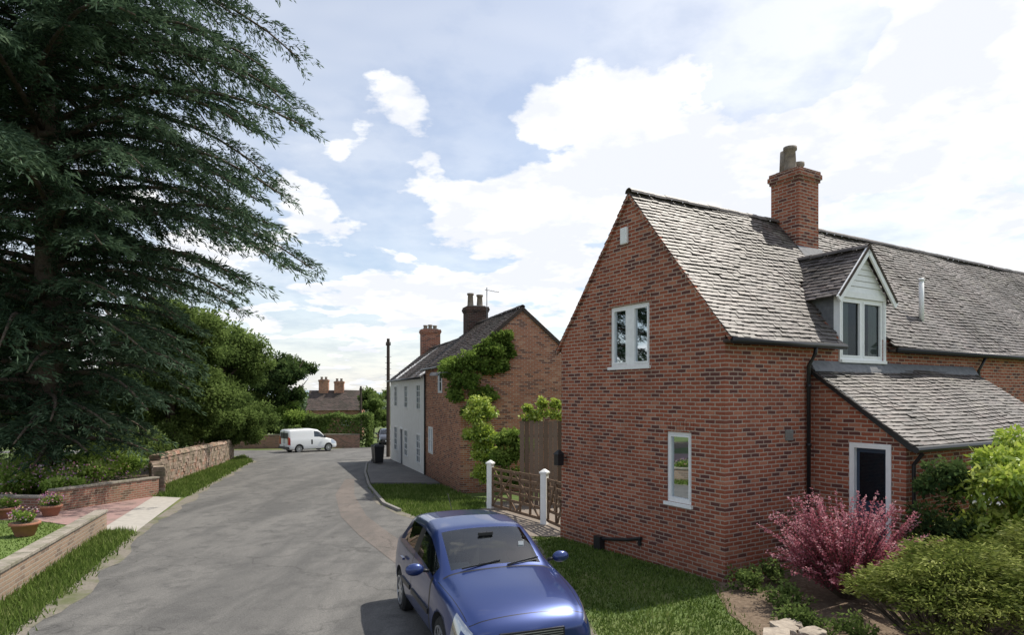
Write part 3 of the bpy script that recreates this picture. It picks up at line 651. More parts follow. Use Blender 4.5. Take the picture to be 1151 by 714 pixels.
V,T=crown([((-14.6,22.5,.1),(.9,1.2,.7),1),((-15.8,21.3,.0),(1,.9,.8),1),((-17.4,21.2,.0),(1,.9,.7),1),((-14.8,25,.1),(.9,1.2,.8),1),((-19.2,21.5,.1),(1.1,1,.8),1),((-16.8,23.5,.3),(1.3,1,1),1),((-14.2,20.7,0),(.5,.7,.5),1),((-15.2,23.6,.5),(.9,.9,.8),1)],200,.12,sub=14,subr=.45)
quads('flower_border_plants',V,T,LBD)
n=900; P=np.c_[rng.uniform(-18,-13.8,n),rng.uniform(20.2,24,n),rng.uniform(.0,.75,n)]; quads('border_flowers',leafV(P,rng.normal(size=(n,3)),.07,.07),rng.uniform(0,1,n),LFL)
n=3500; P=np.c_[rng.uniform(-21.5,-16,n),rng.uniform(20.5,23.5,n),np.full(n,-.6)]; D=np.c_[rng.normal(0,.22,(n,2)),np.ones(n)]
quads('iris_plants',leafV(P,D,rng.uniform(.9,1.6,n),.05),np.clip(rng.normal(.6,.2,n),0,1),LBD)
def pot(x,y,r,h,col,fl):
    e=empty('flower_pot',(x,y,gz(y)+.01)); mb=MB(); mb.tube([(0,0,0),(0,0,.02),(0,0,h*.8),(0,0,h*.82),(0,0,h)],[r*.6,r*.65,r*.92,r*1.05,r*1.05],20,0); mb.tube([(0,0,h),(0,0,h-.001+.004)],[r*.9,r*.9],20,1); mb.build('pot',e,[TERRA,SOIL],True)
    V,T=crown([((0,0,h+.08),(r*1.0,r*1.0,r*.7),1)],60,.07,sub=12); quads('pot_plant',V,T,LI,e)
    n=fl; d=unit(rng.normal(size=(n,3))); d[:,2]=abs(d[:,2]); P=d*np.array([r*1.1,r*1.1,r*.9])+np.array([0,0,h+.12]); quads('pot_flowers',leafV(P,rng.normal(size=(n,3)),.05,.05),rng.uniform(0,1,n),LFL,e)
pot(-11.45,15.35,.30,.32,0,60); pot(-13.0,19.0-.6,.28,.30,0,120); pot(-14.0,18.0,.33,.30,0,40)
# ---------------- cedar
ced=empty('cedar_tree',(-16.8,23.5,gz(23.5)))
mb=MB(); mb.tube([(0,0,-.2),(0,0,.6),(0.1,0,5),(0,.1,11),(0,0,18),(0,0,23)],[.75,.55,.45,.33,.16,.03],14)
Vs=[];Ts=[]
zk=[0,2.5,4.5,6.4,7.6,9.2,11.2,13.5,16.5,19,22,24]; rk=[4.2,5.0,5.8,6.6,8.0,9.6,8.8,9.6,9.9,8.6,4.5,.8]
def rad(z): return float(np.interp(z,zk,rk))
nl=205
for i in range(nl):
    z0=1.6+21*(i/nl)**1.0; a=i*2.39996+rng.normal(0,.25); Lr=rad(z0-.9)*rng.uniform(.66,1.04)
    dirh=np.array([math.cos(a),math.sin(a),0]); rise=rng.uniform(.05,.22)
    ts=np.linspace(0,1,15); pts=np.array([0,0,z0])+dirh*(ts*Lr)[:,None]+np.array([0,0,1.0])*(Lr*(rise*ts*1.6-.34*ts**2.6))[:,None]
    side=np.array([-dirh[1],dirh[0],0]); pts+=side*(np.sin(ts*3+rng.uniform(0,6))*.35)[:,None]
    mb.tube([tuple(p) for p in pts[::2]],[.11*(1-k/8)+.012 for k in range(8)],5)
    nb=int(Lr*5.8)
    for k in range(nb):
        t=.06+.94*(k+rng.uniform(0,1))/nb; idx=t*14; j=min(13,int(idx)); p=pts[j]+(pts[j+1]-pts[j])*(idx-j)
        sg=1 if k%2 else -1; bl=(1-abs(t-.45)*.9)*Lr*.20*rng.uniform(.6,1.2)+.25
        bd=side*sg*rng.uniform(.6,1)+dirh*rng.uniform(.4,1.1)+np.array([0,0,rng.uniform(-.15,.12)]); bd/=np.linalg.norm(bd)
        m=int(bl*17)+4; u=np.sort(rng.uniform(0,1,m)); Q=p+bd*(u*bl)[:,None]+np.array([0,0,-1.])*(bl*.42*u**2)[:,None]
        dn=bd+np.array([0,0,-.7])*u[:,None]; bt=.08*rng.normal()
        for rep in range(2):
            D=dn+rng.normal(size=(m,3))*np.array([.6,.6,.4])
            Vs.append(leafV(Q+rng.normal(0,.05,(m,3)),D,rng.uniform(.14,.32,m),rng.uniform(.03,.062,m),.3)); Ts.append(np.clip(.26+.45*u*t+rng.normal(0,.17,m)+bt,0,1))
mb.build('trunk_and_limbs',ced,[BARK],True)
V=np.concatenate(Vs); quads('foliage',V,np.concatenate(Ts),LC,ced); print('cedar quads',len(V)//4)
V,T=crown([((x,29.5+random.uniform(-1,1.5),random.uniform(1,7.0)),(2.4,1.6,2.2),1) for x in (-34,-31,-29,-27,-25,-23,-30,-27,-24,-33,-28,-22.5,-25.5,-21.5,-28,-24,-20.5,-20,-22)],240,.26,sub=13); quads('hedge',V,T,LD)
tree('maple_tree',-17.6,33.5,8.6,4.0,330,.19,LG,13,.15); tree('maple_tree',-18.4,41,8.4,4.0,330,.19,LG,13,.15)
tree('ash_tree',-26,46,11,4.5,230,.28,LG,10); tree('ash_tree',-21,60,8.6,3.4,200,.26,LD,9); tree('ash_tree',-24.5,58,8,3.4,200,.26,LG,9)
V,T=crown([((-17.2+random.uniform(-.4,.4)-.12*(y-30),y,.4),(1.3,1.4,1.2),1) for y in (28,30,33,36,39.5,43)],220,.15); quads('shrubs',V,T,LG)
brickwall('brick_boundary_wall',(-27,54.6),(-13.3,57.0),1.15,.3,BR3,COP)
def boxhedge(name,x0,x1,y0,y1,h,mat,n,s):
    P=rng.uniform(0,1,(n,3))
    ax=rng.integers(0,5,n); P[ax==0,1]=0; P[ax==1,2]=1; P[ax==2,2]=1; P[ax==3,0]=0; P[ax==4,0]=1
    z=gz(y0); Q=np.c_[x0+(x1-x0)*P[:,0],y0+(y1-y0)*P[:,1],z+h*P[:,2]]
    Q+=.14*np.sin(Q[:,[1,2,0]]*2.3)+rng.normal(0,.07,(n,3))
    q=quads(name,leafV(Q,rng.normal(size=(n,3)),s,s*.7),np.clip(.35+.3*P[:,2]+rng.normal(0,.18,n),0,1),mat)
    return q
boxhedge('clipped_hedge',-18.0,-12.7,57.3,58.8,2.7,LG,11000,.22)
V,T=crown([((x,59+random.uniform(-1,1),random.uniform(-.3,1.1)),(1.9,1.5,1.7),1) for x in (-31,-29,-27,-25.5,-24,-22.5,-21,-19.6,-18.2)],200,.25); quads('hedge',V,T,LI)
V,T=crown([((x,56.6,gz(57)+1.5),(1.3,.8,.8),1) for x in (-26.5,-24.8,-23,-21.2,-19.4)],200,.2); quads('hedge',V,T,LG)
hf=empty('brick_cottage',(-23.9,76,0),R(8)); zg=gz(76)
mb=MB(); prism(mb,0,6.2,0,5,zg-.5,1.1,3.3,'x'); mb.build('walls',hf,[BR2])
for y0,sg in ((-.2,1),(5.2,-1)): roof(hf,'roof',(-.1,y0,1.1-.2*.88+.03),(1,0,0),(0,sg,.88),6.4,2.7*math.hypot(1,.88),TILE2,.3,.2)
chimney(hf,1.6,2.5,1.1,.9,2.2,4.6,BR2,[(-.25,0,.35,.15),(.25,0,.35,.15)]); chimney(hf,3.4,2.5,1.1,.9,2.2,4.4,BR2,[(-.25,0,.35,.15),(.25,0,.35,.15)])
window(hf,'y-',-.10,1.0,2.0,-.8,.2,2,0,False,dep=.09); window(hf,'y-',-.10,4.0,5.0,-.8,.2,2,0,False,dep=.09)
tree('ash_tree',-16.0,75,5.6,2.7,160,.28,LG,8); tree('ash_tree',-15,90,6,3.4,150,.3,LG,8); tree('ash_tree',-26.5,70,8.0,3.5,150,.3,LD,8); tree('ash_tree',-11.5,84,5.2,3.0,150,.3,LG,8)
blobs=[]
for i in range(70):
    y=random.uniform(150,330); x=random.uniform(-.95,.5)*y; h=random.uniform(2,4.5); blobs.append(((x,y,gz(y)+h*.5),(random.uniform(6,12),5,h),.8))
V,T=crown(blobs,90,.9,sub=10,subr=.6); quads('distant_trees',V,T,mleaf('leaves_distant',[(.06,.09,.06),(.10,.14,.09),(.15,.19,.12),(.2,.24,.16)],.2))
mb=MB()
hx=np.linspace(-2600,2600,80); top=[38+14*math.sin(x*.002)+8*math.sin(x*.0071+1) for x in hx]
for i in range(79):
    mb.face([(hx[i],2300,-12),(hx[i+1],2300,-12),(hx[i+1],2700,top[i+1]-18),(hx[i],2700,top[i]-18)])
mb.build('hills',None,[mnoise('hazy_hills',(.20,.26,.30),(.26,.32,.35),.004,1)],True)
def pole(x,y,h,arm):
    e=empty('telegraph_pole',(x,y,gz(y))); mb=MB(); mb.tube([(0,0,-.3),(0,0,h)],[.13,.10],10); 
    w=.5 if arm else .16
    mb.beam((-w,0,h-.4),(w,0,h-.4),.08,.1)
    for dx in (-w*.85,w*.85): mb.tube([(dx,0,h-.35),(dx,0,h-.22)],.03,6)
    for k in range(5): mb.tube([(-.2,0,h-1.2-k*.4),(.2,0,h-1.2-k*.4)],.012,4)
    mb.build('pole',e,[WOODD])
pole(-8.15,43,7.9,False); pole(-16.2,70,5.8,False)
def bin_(x,y):
    e=empty('wheelie_bin',(x,y,gz(y)+.10),R(20)); mb=MB(); mb.hexa([(-.22,-.26,.06),(.22,-.26,.06),(.22,.26,.06),(-.22,.26,.06),(-.28,-.34,.95),(.28,-.34,.95),(.28,.34,.95),(-.28,.34,.95)]); mb.hexa([(-.3,-.38,.95),(.3,-.38,.95),(.3,.38,.95),(-.3,.38,.95),(-.26,-.34,1.06),(.26,-.34,1.06),(.26,.34,1.0),(-.26,.34,1.0)])
    mb.tube([(-.26,.3,.1),(-.2,.3,.1)],.1,12); mb.tube([(.2,.3,.1),(.26,.3,.1)],.1,12); mb.build('bin_body',e,[BLACKP],bevel=.015)
bin_(-7.6,37.2); bin_(-7.9,38.1)
# ---------------- front shrubs
def berberis():
    e=empty('berberis_bush',(5.05,9.85,gz(9.8))); mb=MB(); Vs=[];Ts=[]
    for i in range(330):
        a=rng.uniform(0,6.28); el=rng.uniform(.34,1.45); L=rng.uniform(.82,1.5)*(1.0 if el>.7 else .74)
        d=np.array([math.cos(a)*math.cos(el),math.sin(a)*math.cos(el),math.sin(el)]); t=np.linspace(0,1,9)
        b=np.array([math.cos(a)*.12,math.sin(a)*.12,.1]); pts=b+d*(t*L)[:,None]+np.array([math.cos(a)*.12,math.sin(a)*.12,-.10])*(t**2)[:,None]*L*.6+np.array([0,0,.22])*np.sin(t*math.pi/2)[:,None]
        mb.tube([tuple(p) for p in pts[::2]],[.008,.007,.006,.004,.002],3)
        m=80; u=rng.uniform(.2,1,m)**.85; idx=u*8; j=np.minimum(7,idx.astype(int)); Q=pts[j]+(pts[j+1]-pts[j])*(idx-j)[:,None]
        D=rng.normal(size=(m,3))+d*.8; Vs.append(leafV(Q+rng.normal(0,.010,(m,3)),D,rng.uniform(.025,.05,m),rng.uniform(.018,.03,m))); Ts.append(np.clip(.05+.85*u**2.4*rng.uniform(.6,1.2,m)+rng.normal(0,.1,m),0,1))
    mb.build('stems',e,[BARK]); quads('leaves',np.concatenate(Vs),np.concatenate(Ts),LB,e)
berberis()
def juniper(name,x,y,R0,h,nf,mat):
    e=empty(name,(x,y,gz(y))); mb=MB(); Vs=[];Ts=[]
    for i in range(nf):
        a=rng.uniform(0,6.28); L=R0*math.sqrt(rng.uniform(.02,1)); zt=h*(1-.28*(L/R0)**2)*rng.uniform(.68,1.0)
        zt+=.13*math.sin(a*3+L*5); L*=1+.13*math.sin(a*5+1)
        tip=np.array([math.cos(a)*L,math.sin(a)*L,zt]); base=np.array([math.cos(a)*L*.15,math.sin(a)*L*.15,.05]); mid=(tip+base)/2+np.array([0,0,-.08])
        if i%6==0: mb.tube([tuple(base),tuple(mid),tuple(tip)],[.03,.02,.006],5)
        dirh=np.array([math.cos(a),math.sin(a),.1]); m=60; u=rng.uniform(0,1,m); w=rng.normal(0,.10,m)*(1-u*.6); sd=np.array([-dirh[1],dirh[0],0])
        Q=tip+dirh*((u-.7)*.42)[:,None]+sd*w[:,None]+rng.normal(0,.03,(m,3))
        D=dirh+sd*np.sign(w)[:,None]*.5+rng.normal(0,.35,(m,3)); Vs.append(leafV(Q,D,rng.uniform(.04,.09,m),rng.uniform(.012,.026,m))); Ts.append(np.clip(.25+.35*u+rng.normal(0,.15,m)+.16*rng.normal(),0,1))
    mb.build('stems',e,[BARK]); quads('foliage',np.concatenate(Vs),np.concatenate(Ts),mat,e)
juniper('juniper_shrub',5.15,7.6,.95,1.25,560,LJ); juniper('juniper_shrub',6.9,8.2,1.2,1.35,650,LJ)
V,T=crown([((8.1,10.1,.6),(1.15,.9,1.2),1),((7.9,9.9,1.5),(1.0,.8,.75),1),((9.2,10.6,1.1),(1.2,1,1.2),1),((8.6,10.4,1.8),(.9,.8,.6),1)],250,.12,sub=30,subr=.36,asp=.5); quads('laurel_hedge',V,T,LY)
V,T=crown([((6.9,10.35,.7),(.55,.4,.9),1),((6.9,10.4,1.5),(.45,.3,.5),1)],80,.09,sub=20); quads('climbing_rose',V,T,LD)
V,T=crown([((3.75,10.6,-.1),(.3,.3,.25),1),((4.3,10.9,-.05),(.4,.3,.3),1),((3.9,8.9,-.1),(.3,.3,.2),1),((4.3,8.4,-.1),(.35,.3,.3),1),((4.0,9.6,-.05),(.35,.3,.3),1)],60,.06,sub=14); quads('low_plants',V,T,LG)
def rock(x,y,r,par):
    bm=bmesh.new(); bmesh.ops.create_icosphere(bm,subdivisions=3,radius=1); sd=random.uniform(0,9)
    for v in bm.verts:
        c=v.co; k=1+.22*math.sin(c.x*3+sd)+.16*math.sin(c.y*4.3+sd*2)+.1*math.sin(c.z*6+c.x*5+sd)
        v.co=Vector((max(-.75,min(.75,c.x*k))*r*1.3,max(-.7,min(.7,c.y*k))*r,max(-.6,min(.6,c.z*k))*r*.7))
    me=bpy.data.meshes.new('stone'); bm.to_mesh(me); bm.free(); me.materials.append(RK); o=bpy.data.objects.new('garden_rock',me); o.location=(x,y,gz(y)+r*.2); o.rotation_euler[2]=random.uniform(0,3); link(o)
RK=mnoise('rockery_stone',(.26,.22,.18),(.46,.40,.33),7,.9,.9,.04)
for x,y,r in ((3.30,8.15,.22),(3.38,7.75,.26),(3.55,8.45,.2),(3.3,7.35,.22),(3.8,8.3,.18),(3.75,8.7,.15),(3.55,7.3,.2)): rock(x,y,r,None)
# ---------------- vehicles
TYRE=mplain('tyre_rubber',(.02,.02,.02),.85); ALLOY=mplain('alloy',(.55,.56,.58),.3,.8); SEAT=mplain('seat_fabric',(.06,.06,.065),.9); DASH=mplain('dashboard',(.14,.14,.145),.7)
def mpaint(name,c,metal=.4,rough=.3,seam=False):
    m,nt,out=newmat(name)
    g=N(nt,'ShaderNodeNewGeometry'); co=objco(nt); n=noise(nt,co,400,1,.5)
    col=mixc(nt,n,tuple(x*.8 for x in c),tuple(min(1,x*1.25) for x in c)); 
    if seam:
        s=nt.nodes.new('ShaderNodeSeparateXYZ'); nt.links.new(co,s.inputs[0]); X,Y,Z=s.outputs
        ay=mth(nt,'ABSOLUTE',Y)
        w=mth(nt,'MULTIPLY_ADD',X,-.10,.83)
        s1=mth(nt,'LESS_THAN',mth(nt,'ABSOLUTE',mth(nt,'SUBTRACT',ay,w)),.0045)
        s1=mth(nt,'MULTIPLY',mth(nt,'MULTIPLY',s1,mth(nt,'GREATER_THAN',X,.86)),mth(nt,'MULTIPLY',mth(nt,'GREATER_THAN',Z,.70),mth(nt,'LESS_THAN',X,1.80)))
        s2=mth(nt,'MULTIPLY',mth(nt,'LESS_THAN',mth(nt,'ABSOLUTE',mth(nt,'SUBTRACT',X,1.80)),.005),mth(nt,'MULTIPLY',mth(nt,'LESS_THAN',ay,.65),mth(nt,'GREATER_THAN',Z,.6)))
        col=mixc(nt,mth(nt,'MAXIMUM',s1,s2),col,(.004,.004,.006))
    col=mixc(nt,g.outputs['Backfacing'],col,(.03,.03,.03))
    finish(nt,out,col,rough,metal=metal,spec=.5,coat=.8); return m
m,nt,out=newmat('headlamp'); p=finish(nt,out,(.42,.44,.47),.12,metal=.8,spec=.8,coat=1); HEAD=m
m,nt,out=newmat('tail_lamp'); finish(nt,out,(.45,.02,.02),.15,spec=.6,coat=1); TAIL=m
def vehicle(name,loc,rz,ry,tab,xs,paint,wheels,wr,glassf,Ltot,rhd=True,seam=(),interior=True):
    e=empty(name,loc,rz,ry); tab=np.array(tab)
    def st(x): return [np.interp(x,tab[:,0],tab[:,k]) for k in range(1,8)]
    mb=MB(); rings=[]
    for x in xs:
        zb,w,zm,zbe,wb,zr_,wr_=st(x); X=Ltot/2-x
        half=[(0,zb),(.88*w,zb),(w*.985,zb+.11),(w,zm),(wb+.025,zbe-.055),(wb,zbe),(wr_+.035,max(zbe+.008,zr_-.075)),(wr_-.03,zr_-.028),(wr_*.5,zr_-.004),(0,zr_+.004)]
        ring=[(X,y,z) for y,z in half]+[(X,-y,z) for y,z in half[1:-1]][::-1]
        rings.append(len(mb.v)); mb.v+=ring
    n=18
    def hid(k): return k if k<9 else n-1-k
    for j in range(len(xs)-1):
        for k in range(n):
            k2=(k+1)%n; a=rings[j];b=rings[j+1]
            mb.f.append((a+k,a+k2,b+k2,b+k)); mb.m.append(glassf(hid(k),xs[j],xs[j+1],xs)); mb.t.append(.5)
    for r,fl in ((rings[0],1),(rings[-1],0)):
        for i in range(0,9):
            if i==0: q=[r,r+1,r+n-1]
            elif i==8: q=[r+8,r+9,r+10]
            else: q=[r+i,r+i+1,r+n-i-1,r+n-i]
            mb.f.append(tuple(q) if not fl else tuple(q[::-1])); mb.m.append(0); mb.t.append(.5)
    o=mb.build('body',e,[paint,CGLASS,BLACKP,HEAD,TAIL,DARKIN],True)
    bm=bmesh.new(); bm.from_mesh(o.data); bmesh.ops.recalc_face_normals(bm,faces=bm.faces[:]); bm.to_mesh(o.data); bm.free()
    s=o.modifiers.new('s','SUBSURF'); s.levels=2; s.render_levels=2
    cm=MB()
    for wx in wheels:
        for sg in (-1,1):
            X=Ltot/2-wx; cm.tube([(X,sg*.56,wr),(X,sg*1.2,wr)],[wr+.055]*2,28)
    c=cm.build('cutter',None,[]); c.parent=e
    md=o.modifiers.new('b','BOOLEAN'); md.operation='DIFFERENCE'; md.solver='EXACT'; md.object=c
    bpy.context.view_layer.update(); dg=bpy.context.evaluated_depsgraph_get()
    me=bpy.data.meshes.new_from_object(o.evaluated_get(dg)); o.modifiers.clear(); o.data=me; bpy.data.objects.remove(c)
    for p in me.polygons:
        cx=p.center
        for wx in wheels:
            X=Ltot/2-wx
            if math.hypot(cx.x-X,cx.z-wr)<wr+.054 and abs(cx.y)>.5 and cx.z<wr*2+.06: p.material_index=5
        p.use_smooth=True
    wm=MB()
    for wx in wheels:
        for sg in (-1,1):
            X=Ltot/2-wx; w0=tab[:,2].max(); y1=sg*(w0-.02); y0=sg*(w0-.20)
            ctr=[(X,y0,wr),(X,y0+sg*.03,wr),(X,y1-sg*.03,wr),(X,y1,wr),(X,y1-sg*.01,wr)]
            wm.tube(ctr,[wr*.9,wr,wr,wr*.9,wr*.68],28,0)
            wm.tube([(X,y1-sg*.05,wr),(X,y1-sg*.02,wr)],[wr*.66,wr*.66],28,2)
            for q in range(9):
                an=q*2*math.pi/9; wm.beam((X+math.cos(an)*.04,y1-sg*.008,wr+math.sin(an)*.04),(X+math.cos(an)*wr*.66,y1-sg*.008,wr+math.sin(an)*wr*.66),.035,.02,1,up=(0,1,0))
            for q in range(28):
                a0,a1=q*2*math.pi/28,(q+1)*2*math.pi/28; wm.beam((X+math.cos(a0)*wr*.66,y1-sg*.004,wr+math.sin(a0)*wr*.66),(X+math.cos(a1)*wr*.66,y1-sg*.004,wr+math.sin(a1)*wr*.66),.02,.028,1,up=(0,1,0))
            wm.tube([(X,y1-sg*.02,wr),(X,y1+sg*.004,wr)],[.055,.045],12,1)
    wm.build('wheels',e,[TYRE,ALLOY,DARKIN])
    return e,st
ctab=[
(0,.30,.58,.44,.54,.52,.60,.46),(.07,.22,.72,.46,.62,.64,.68,.54),(.25,.19,.80,.50,.73,.71,.80,.60),(.6,.18,.825,.55,.83,.755,.905,.62),
(1.0,.18,.83,.56,.89,.775,.985,.62),(1.12,.18,.83,.56,.91,.775,1.01,.64),(1.5,.18,.83,.56,.93,.775,1.25,.62),(1.86,.18,.83,.56,.945,.775,1.41,.59),(2.35,.18,.83,.57,.96,.775,1.46,.575),
(3.05,.19,.83,.58,.99,.765,1.435,.555),(3.45,.22,.82,.60,1.01,.75,1.37,.53),(3.72,.25,.80,.62,1.0,.73,1.08,.60),(3.84,.28,.77,.60,.92,.70,.96,.60),(3.9,.32,.66,.56,.7,.6,.74,.5)]
cxs=[0,.07,.20,.36,.6,.85,1.05,1.10,1.112,1.16,1.24,1.255,1.5,1.84,1.90,2.28,2.34,2.355,2.40,2.9,3.0,3.18,3.24,3.42,3.47,3.70,3.75,3.84,3.9]
def cg(k,a,b,xs):
    if b<=1.16 or a>=3.9: 
        if k==4 and .06<a<.35: return 3
        if k==3 and .19<a<.35: return 3
        if abs(a-1.10)<.001 and k>=6: return 2
        return 0
    if k in (7,8) and a>=1.15 and b<=1.85: return 1
    if k in (7,8) and 3.46<a and b<=3.71: return 1
    if k==5:
        if 1.25<a and b<=2.29: return 1
        if a>=2.39 and b<=3.01: return 1
        if a>=3.0 and b<=3.19: return 1
        if 2.27<a<2.4: return 2
    if k in (2,3,4) and (abs(a-1.24)<.001 or abs(a-2.34)<.001): return 2
    if k in (3,4) and a>=3.74 and b<=3.85: return 4
    return 0
BLUE=mpaint('blue_metallic_paint',(.020,.042,.16),.5,.3,True)
rz=math.atan2(-.94,.34)
car,st=vehicle('parked_car',(-.44,8.62,gz(8.62)+.006),rz,-.032,ctab,cxs,BLUE,(.78,3.22),.30,cg,3.9)
def carparts(e,st,L,paint):
    mb=MB()
    for sg in (-1,1):
        mb.tube([(L/2-1.42,sg*.78,.97),(L/2-1.42,sg*.87,.985)],.022,8,1)
    mb.build('mirror_arms',e,[paint,BLACKP],True)
    for sg in (-1,1):
        bm=bmesh.new(); bmesh.ops.create_uvsphere(bm,u_segments=20,v_segments=12,radius=1)
        for v in bm.verts: 
            v.co=Vector((v.co.x*.065*(1 if v.co.x>0 else .35),v.co.y*.115,v.co.z*.075))+Vector((L/2-1.42,sg*.955,1.0))
        me=bpy.data.meshes.new('door_mirror'); bm.to_mesh(me); bm.free(); me.materials.append(paint)
        for p in me.polygons: p.use_smooth=True
        link(bpy.data.objects.new('door_mirror',me),e)
    mb=MB()
    for sg in (-1,1):
        mb.box((L/2-2.27,sg*.822,.50),(L/2-1.28,sg*.842,.56)); mb.box((L/2-2.98,sg*.822,.51),(L/2-2.38,sg*.842,.57))
        for xx in (2.15,2.95): mb.beam((L/2-xx,sg*.835,.84),(L/2-xx+.17,sg*.835,.84),.035,.03,1)
    mb.box((L/2-.10,-.36,.50),(L/2+.012,.36,.60)); mb.box((L/2-.12,-.42,.27),(L/2+.006,.42,.38))
    for z in (.525,.55,.575): mb.box((L/2,-.34,z),(L/2+.018,.34,z+.006),2)
    mb.box((L/2+.01,-.26,.395),(L/2+.022,.26,.495),3)
    for y0,y1 in ((-.45,.05),(.12,.55)):
        mb.beam((L/2-1.12,y0,1.03),(L/2-1.20,y1,1.07),.016,.016)
    mb.tube([(L/2-3.3,0,1.40),(L/2-3.55,0,1.62)],.005,5)
    mb.build('trim',e,[BLACKP,paint,ALLOY,WHITE])
    mb=MB(); 
    mb.box((L/2-1.62,-.66,.62),(L/2-1.14,.66,.93)); mb.hexa([(L/2-1.62,-.6,.93),(L/2-1.3,-.6,.93),(L/2-1.3,-.18,.93),(L/2-1.62,-.18,.93),(L/2-1.60,-.55,1.0),(L/2-1.42,-.55,.99),(L/2-1.42,-.24,.99),(L/2-1.60,-.24,1.0)])
    mb.box((L/2-3.4,-.66,.28),(L/2-1.2,.66,.34))
    mb.build('dashboard',e,[DASH],bevel=.02)
    mb=MB()
    for xx in (2.25,3.0):
        for y in (-.34,.34):
            mb.box((L/2-xx,y-.24,.38),(L/2-xx+.5,y+.24,.55)); mb.hexa([(L/2-xx-.02,y-.23,.5),(L/2-xx+.10,y-.23,.5),(L/2-xx+.10,y+.23,.5),(L/2-xx-.02,y+.23,.5),(L/2-xx-.2,y-.19,1.08),(L/2-xx-.11,y-.19,1.08),(L/2-xx-.11,y+.19,1.08),(L/2-xx-.2,y+.19,1.08)])
            mb.hexa([(L/2-xx-.22,y-.12,1.12),(L/2-xx-.13,y-.12,1.12),(L/2-xx-.13,y+.12,1.12),(L/2-xx-.22,y+.12,1.12),(L/2-xx-.23,y-.1,1.28),(L/2-xx-.15,y-.1,1.28),(L/2-xx-.15,y+.1,1.28),(L/2-xx-.23,y+.1,1.28)])
    mb.build('seats',e,[SEAT],bevel=.04)
    mb=MB(); c=Vector((L/2-1.75,-.36,.93)); ax=Vector((-.85,0,.5)).normalized(); a=Vector((0,1,0)); b=ax.cross(a)
    pts=[c+(a*math.cos(t)+b*math.sin(t))*.185 for t in [k*2*math.pi/24 for k in range(25)]]; mb.tube(pts,.016,8)
    for t in (0,math.pi,-math.pi/2): mb.beam(c,c+(a*math.cos(t)+b*math.sin(t))*.18,.04,.02)
    mb.tube([c,c-ax*.25],.04,8); mb.build('steering_wheel',e,[BLACKP],True)
    mb=MB(); mb.box((L/2-1.62,-.10,1.30),(L/2-1.60,.10,1.35)); mb.build('rear_view_mirror',e,[BLACKP],bevel=.01)
    mb=MB(); mb.box((L/2-1.43,.38,1.165),(L/2-1.428,.45,1.235)); mb.build('tax_disc',e,[WHITE])
carparts(car,st,3.9,BLUE)
GREY=mpaint('dark_paint',(.03,.03,.035),.3,.3)
car2,st2=vehicle('parked_car',(-12.1,63,gz(63)+.02),R(-75),.02,ctab,cxs,GREY,(.78,3.22),.30,cg,3.9)
carparts(car2,st2,3.9,GREY)
vtab=[(0,.32,.60,.50,.62,.52,.70,.48),(.08,.24,.74,.52,.74,.66,.82,.55),(.35,.22,.83,.56,.88,.74,.95,.60),(.85,.21,.86,.60,1.0,.79,1.08,.64),(1.0,.21,.86,.6,1.03,.80,1.12,.66),(1.35,.21,.86,.6,1.06,.81,1.5,.68),(1.65,.21,.86,.6,1.08,.81,1.74,.69),(2.2,.21,.86,.6,1.1,.82,1.83,.71),(3.6,.22,.86,.6,1.1,.82,1.83,.72),(4.0,.24,.86,.6,1.1,.81,1.80,.71),(4.1,.3,.82,.6,1.1,.78,1.70,.68)]
vxs=[0,.08,.35,.6,.85,1.0,1.15,1.35,1.63,1.7,2.1,2.2,2.21,2.9,3.5,3.9,4.0,4.08,4.1]
def vg(k,a,b,xs):
    if k in (7,8) and a>=1.0 and b<=1.64: return 1
    if k==5 and a>=1.14 and b<=2.11: return 1
    if k in (3,4) and .07<a<.5: return 3
    if k in (3,4) and a>=3.99: return 4
    if k in (3,) and abs(a-2.2)<.001: return 2
    return 0
VW=mpaint('white_van_paint',(.75,.76,.77),0,.35)
van,_=vehicle('white_van',(-15.9,51.2,gz(51.2)+.006),math.atan2(.70,.71),-.0,vtab,vxs,VW,(.85,3.3),.31,vg,4.1)
mb=MB(); mb.box((-2.075,-.60,1.12),(-2.055,-.06,1.55),0); mb.box((-2.075,.06,1.12),(-2.055,.60,1.55),0); mb.box((-2.08,-.012,.45),(-2.05,.012,1.7),1); mb.box((-2.13,-.8,.32),(-1.98,.8,.50),1); mb.box((-2.075,-.26,.62),(-2.062,.26,.73),2)
for sg in (-1,1): mb.box((-2.06,sg*.66,.75),(-2.03,sg*.78,1.25),3)
mb.build('rear_doors_trim',van,[BLACKP,BLACKP,WHITE,TAIL]); mb=MB(); mb.box((.2,-.7,.4),(.9,.7,1.0)); mb.box((-.0,-.7,.4),(.12,.7,1.35)); mb.build('cab_interior',van,[SEAT])
for sg in (-1,1):
    mb=MB(); mb.hexa([(.75,sg*.88,1.08),(.87,sg*.88,1.08),(.87,sg*1.06,1.08),(.75,sg*1.06,1.08),(.76,sg*.9,1.28),(.84,sg*.9,1.28),(.84,sg*1.04,1.28),(.76,sg*1.04,1.28)]); mb.build('door_mirror',van,[BLACKP],bevel=.02)
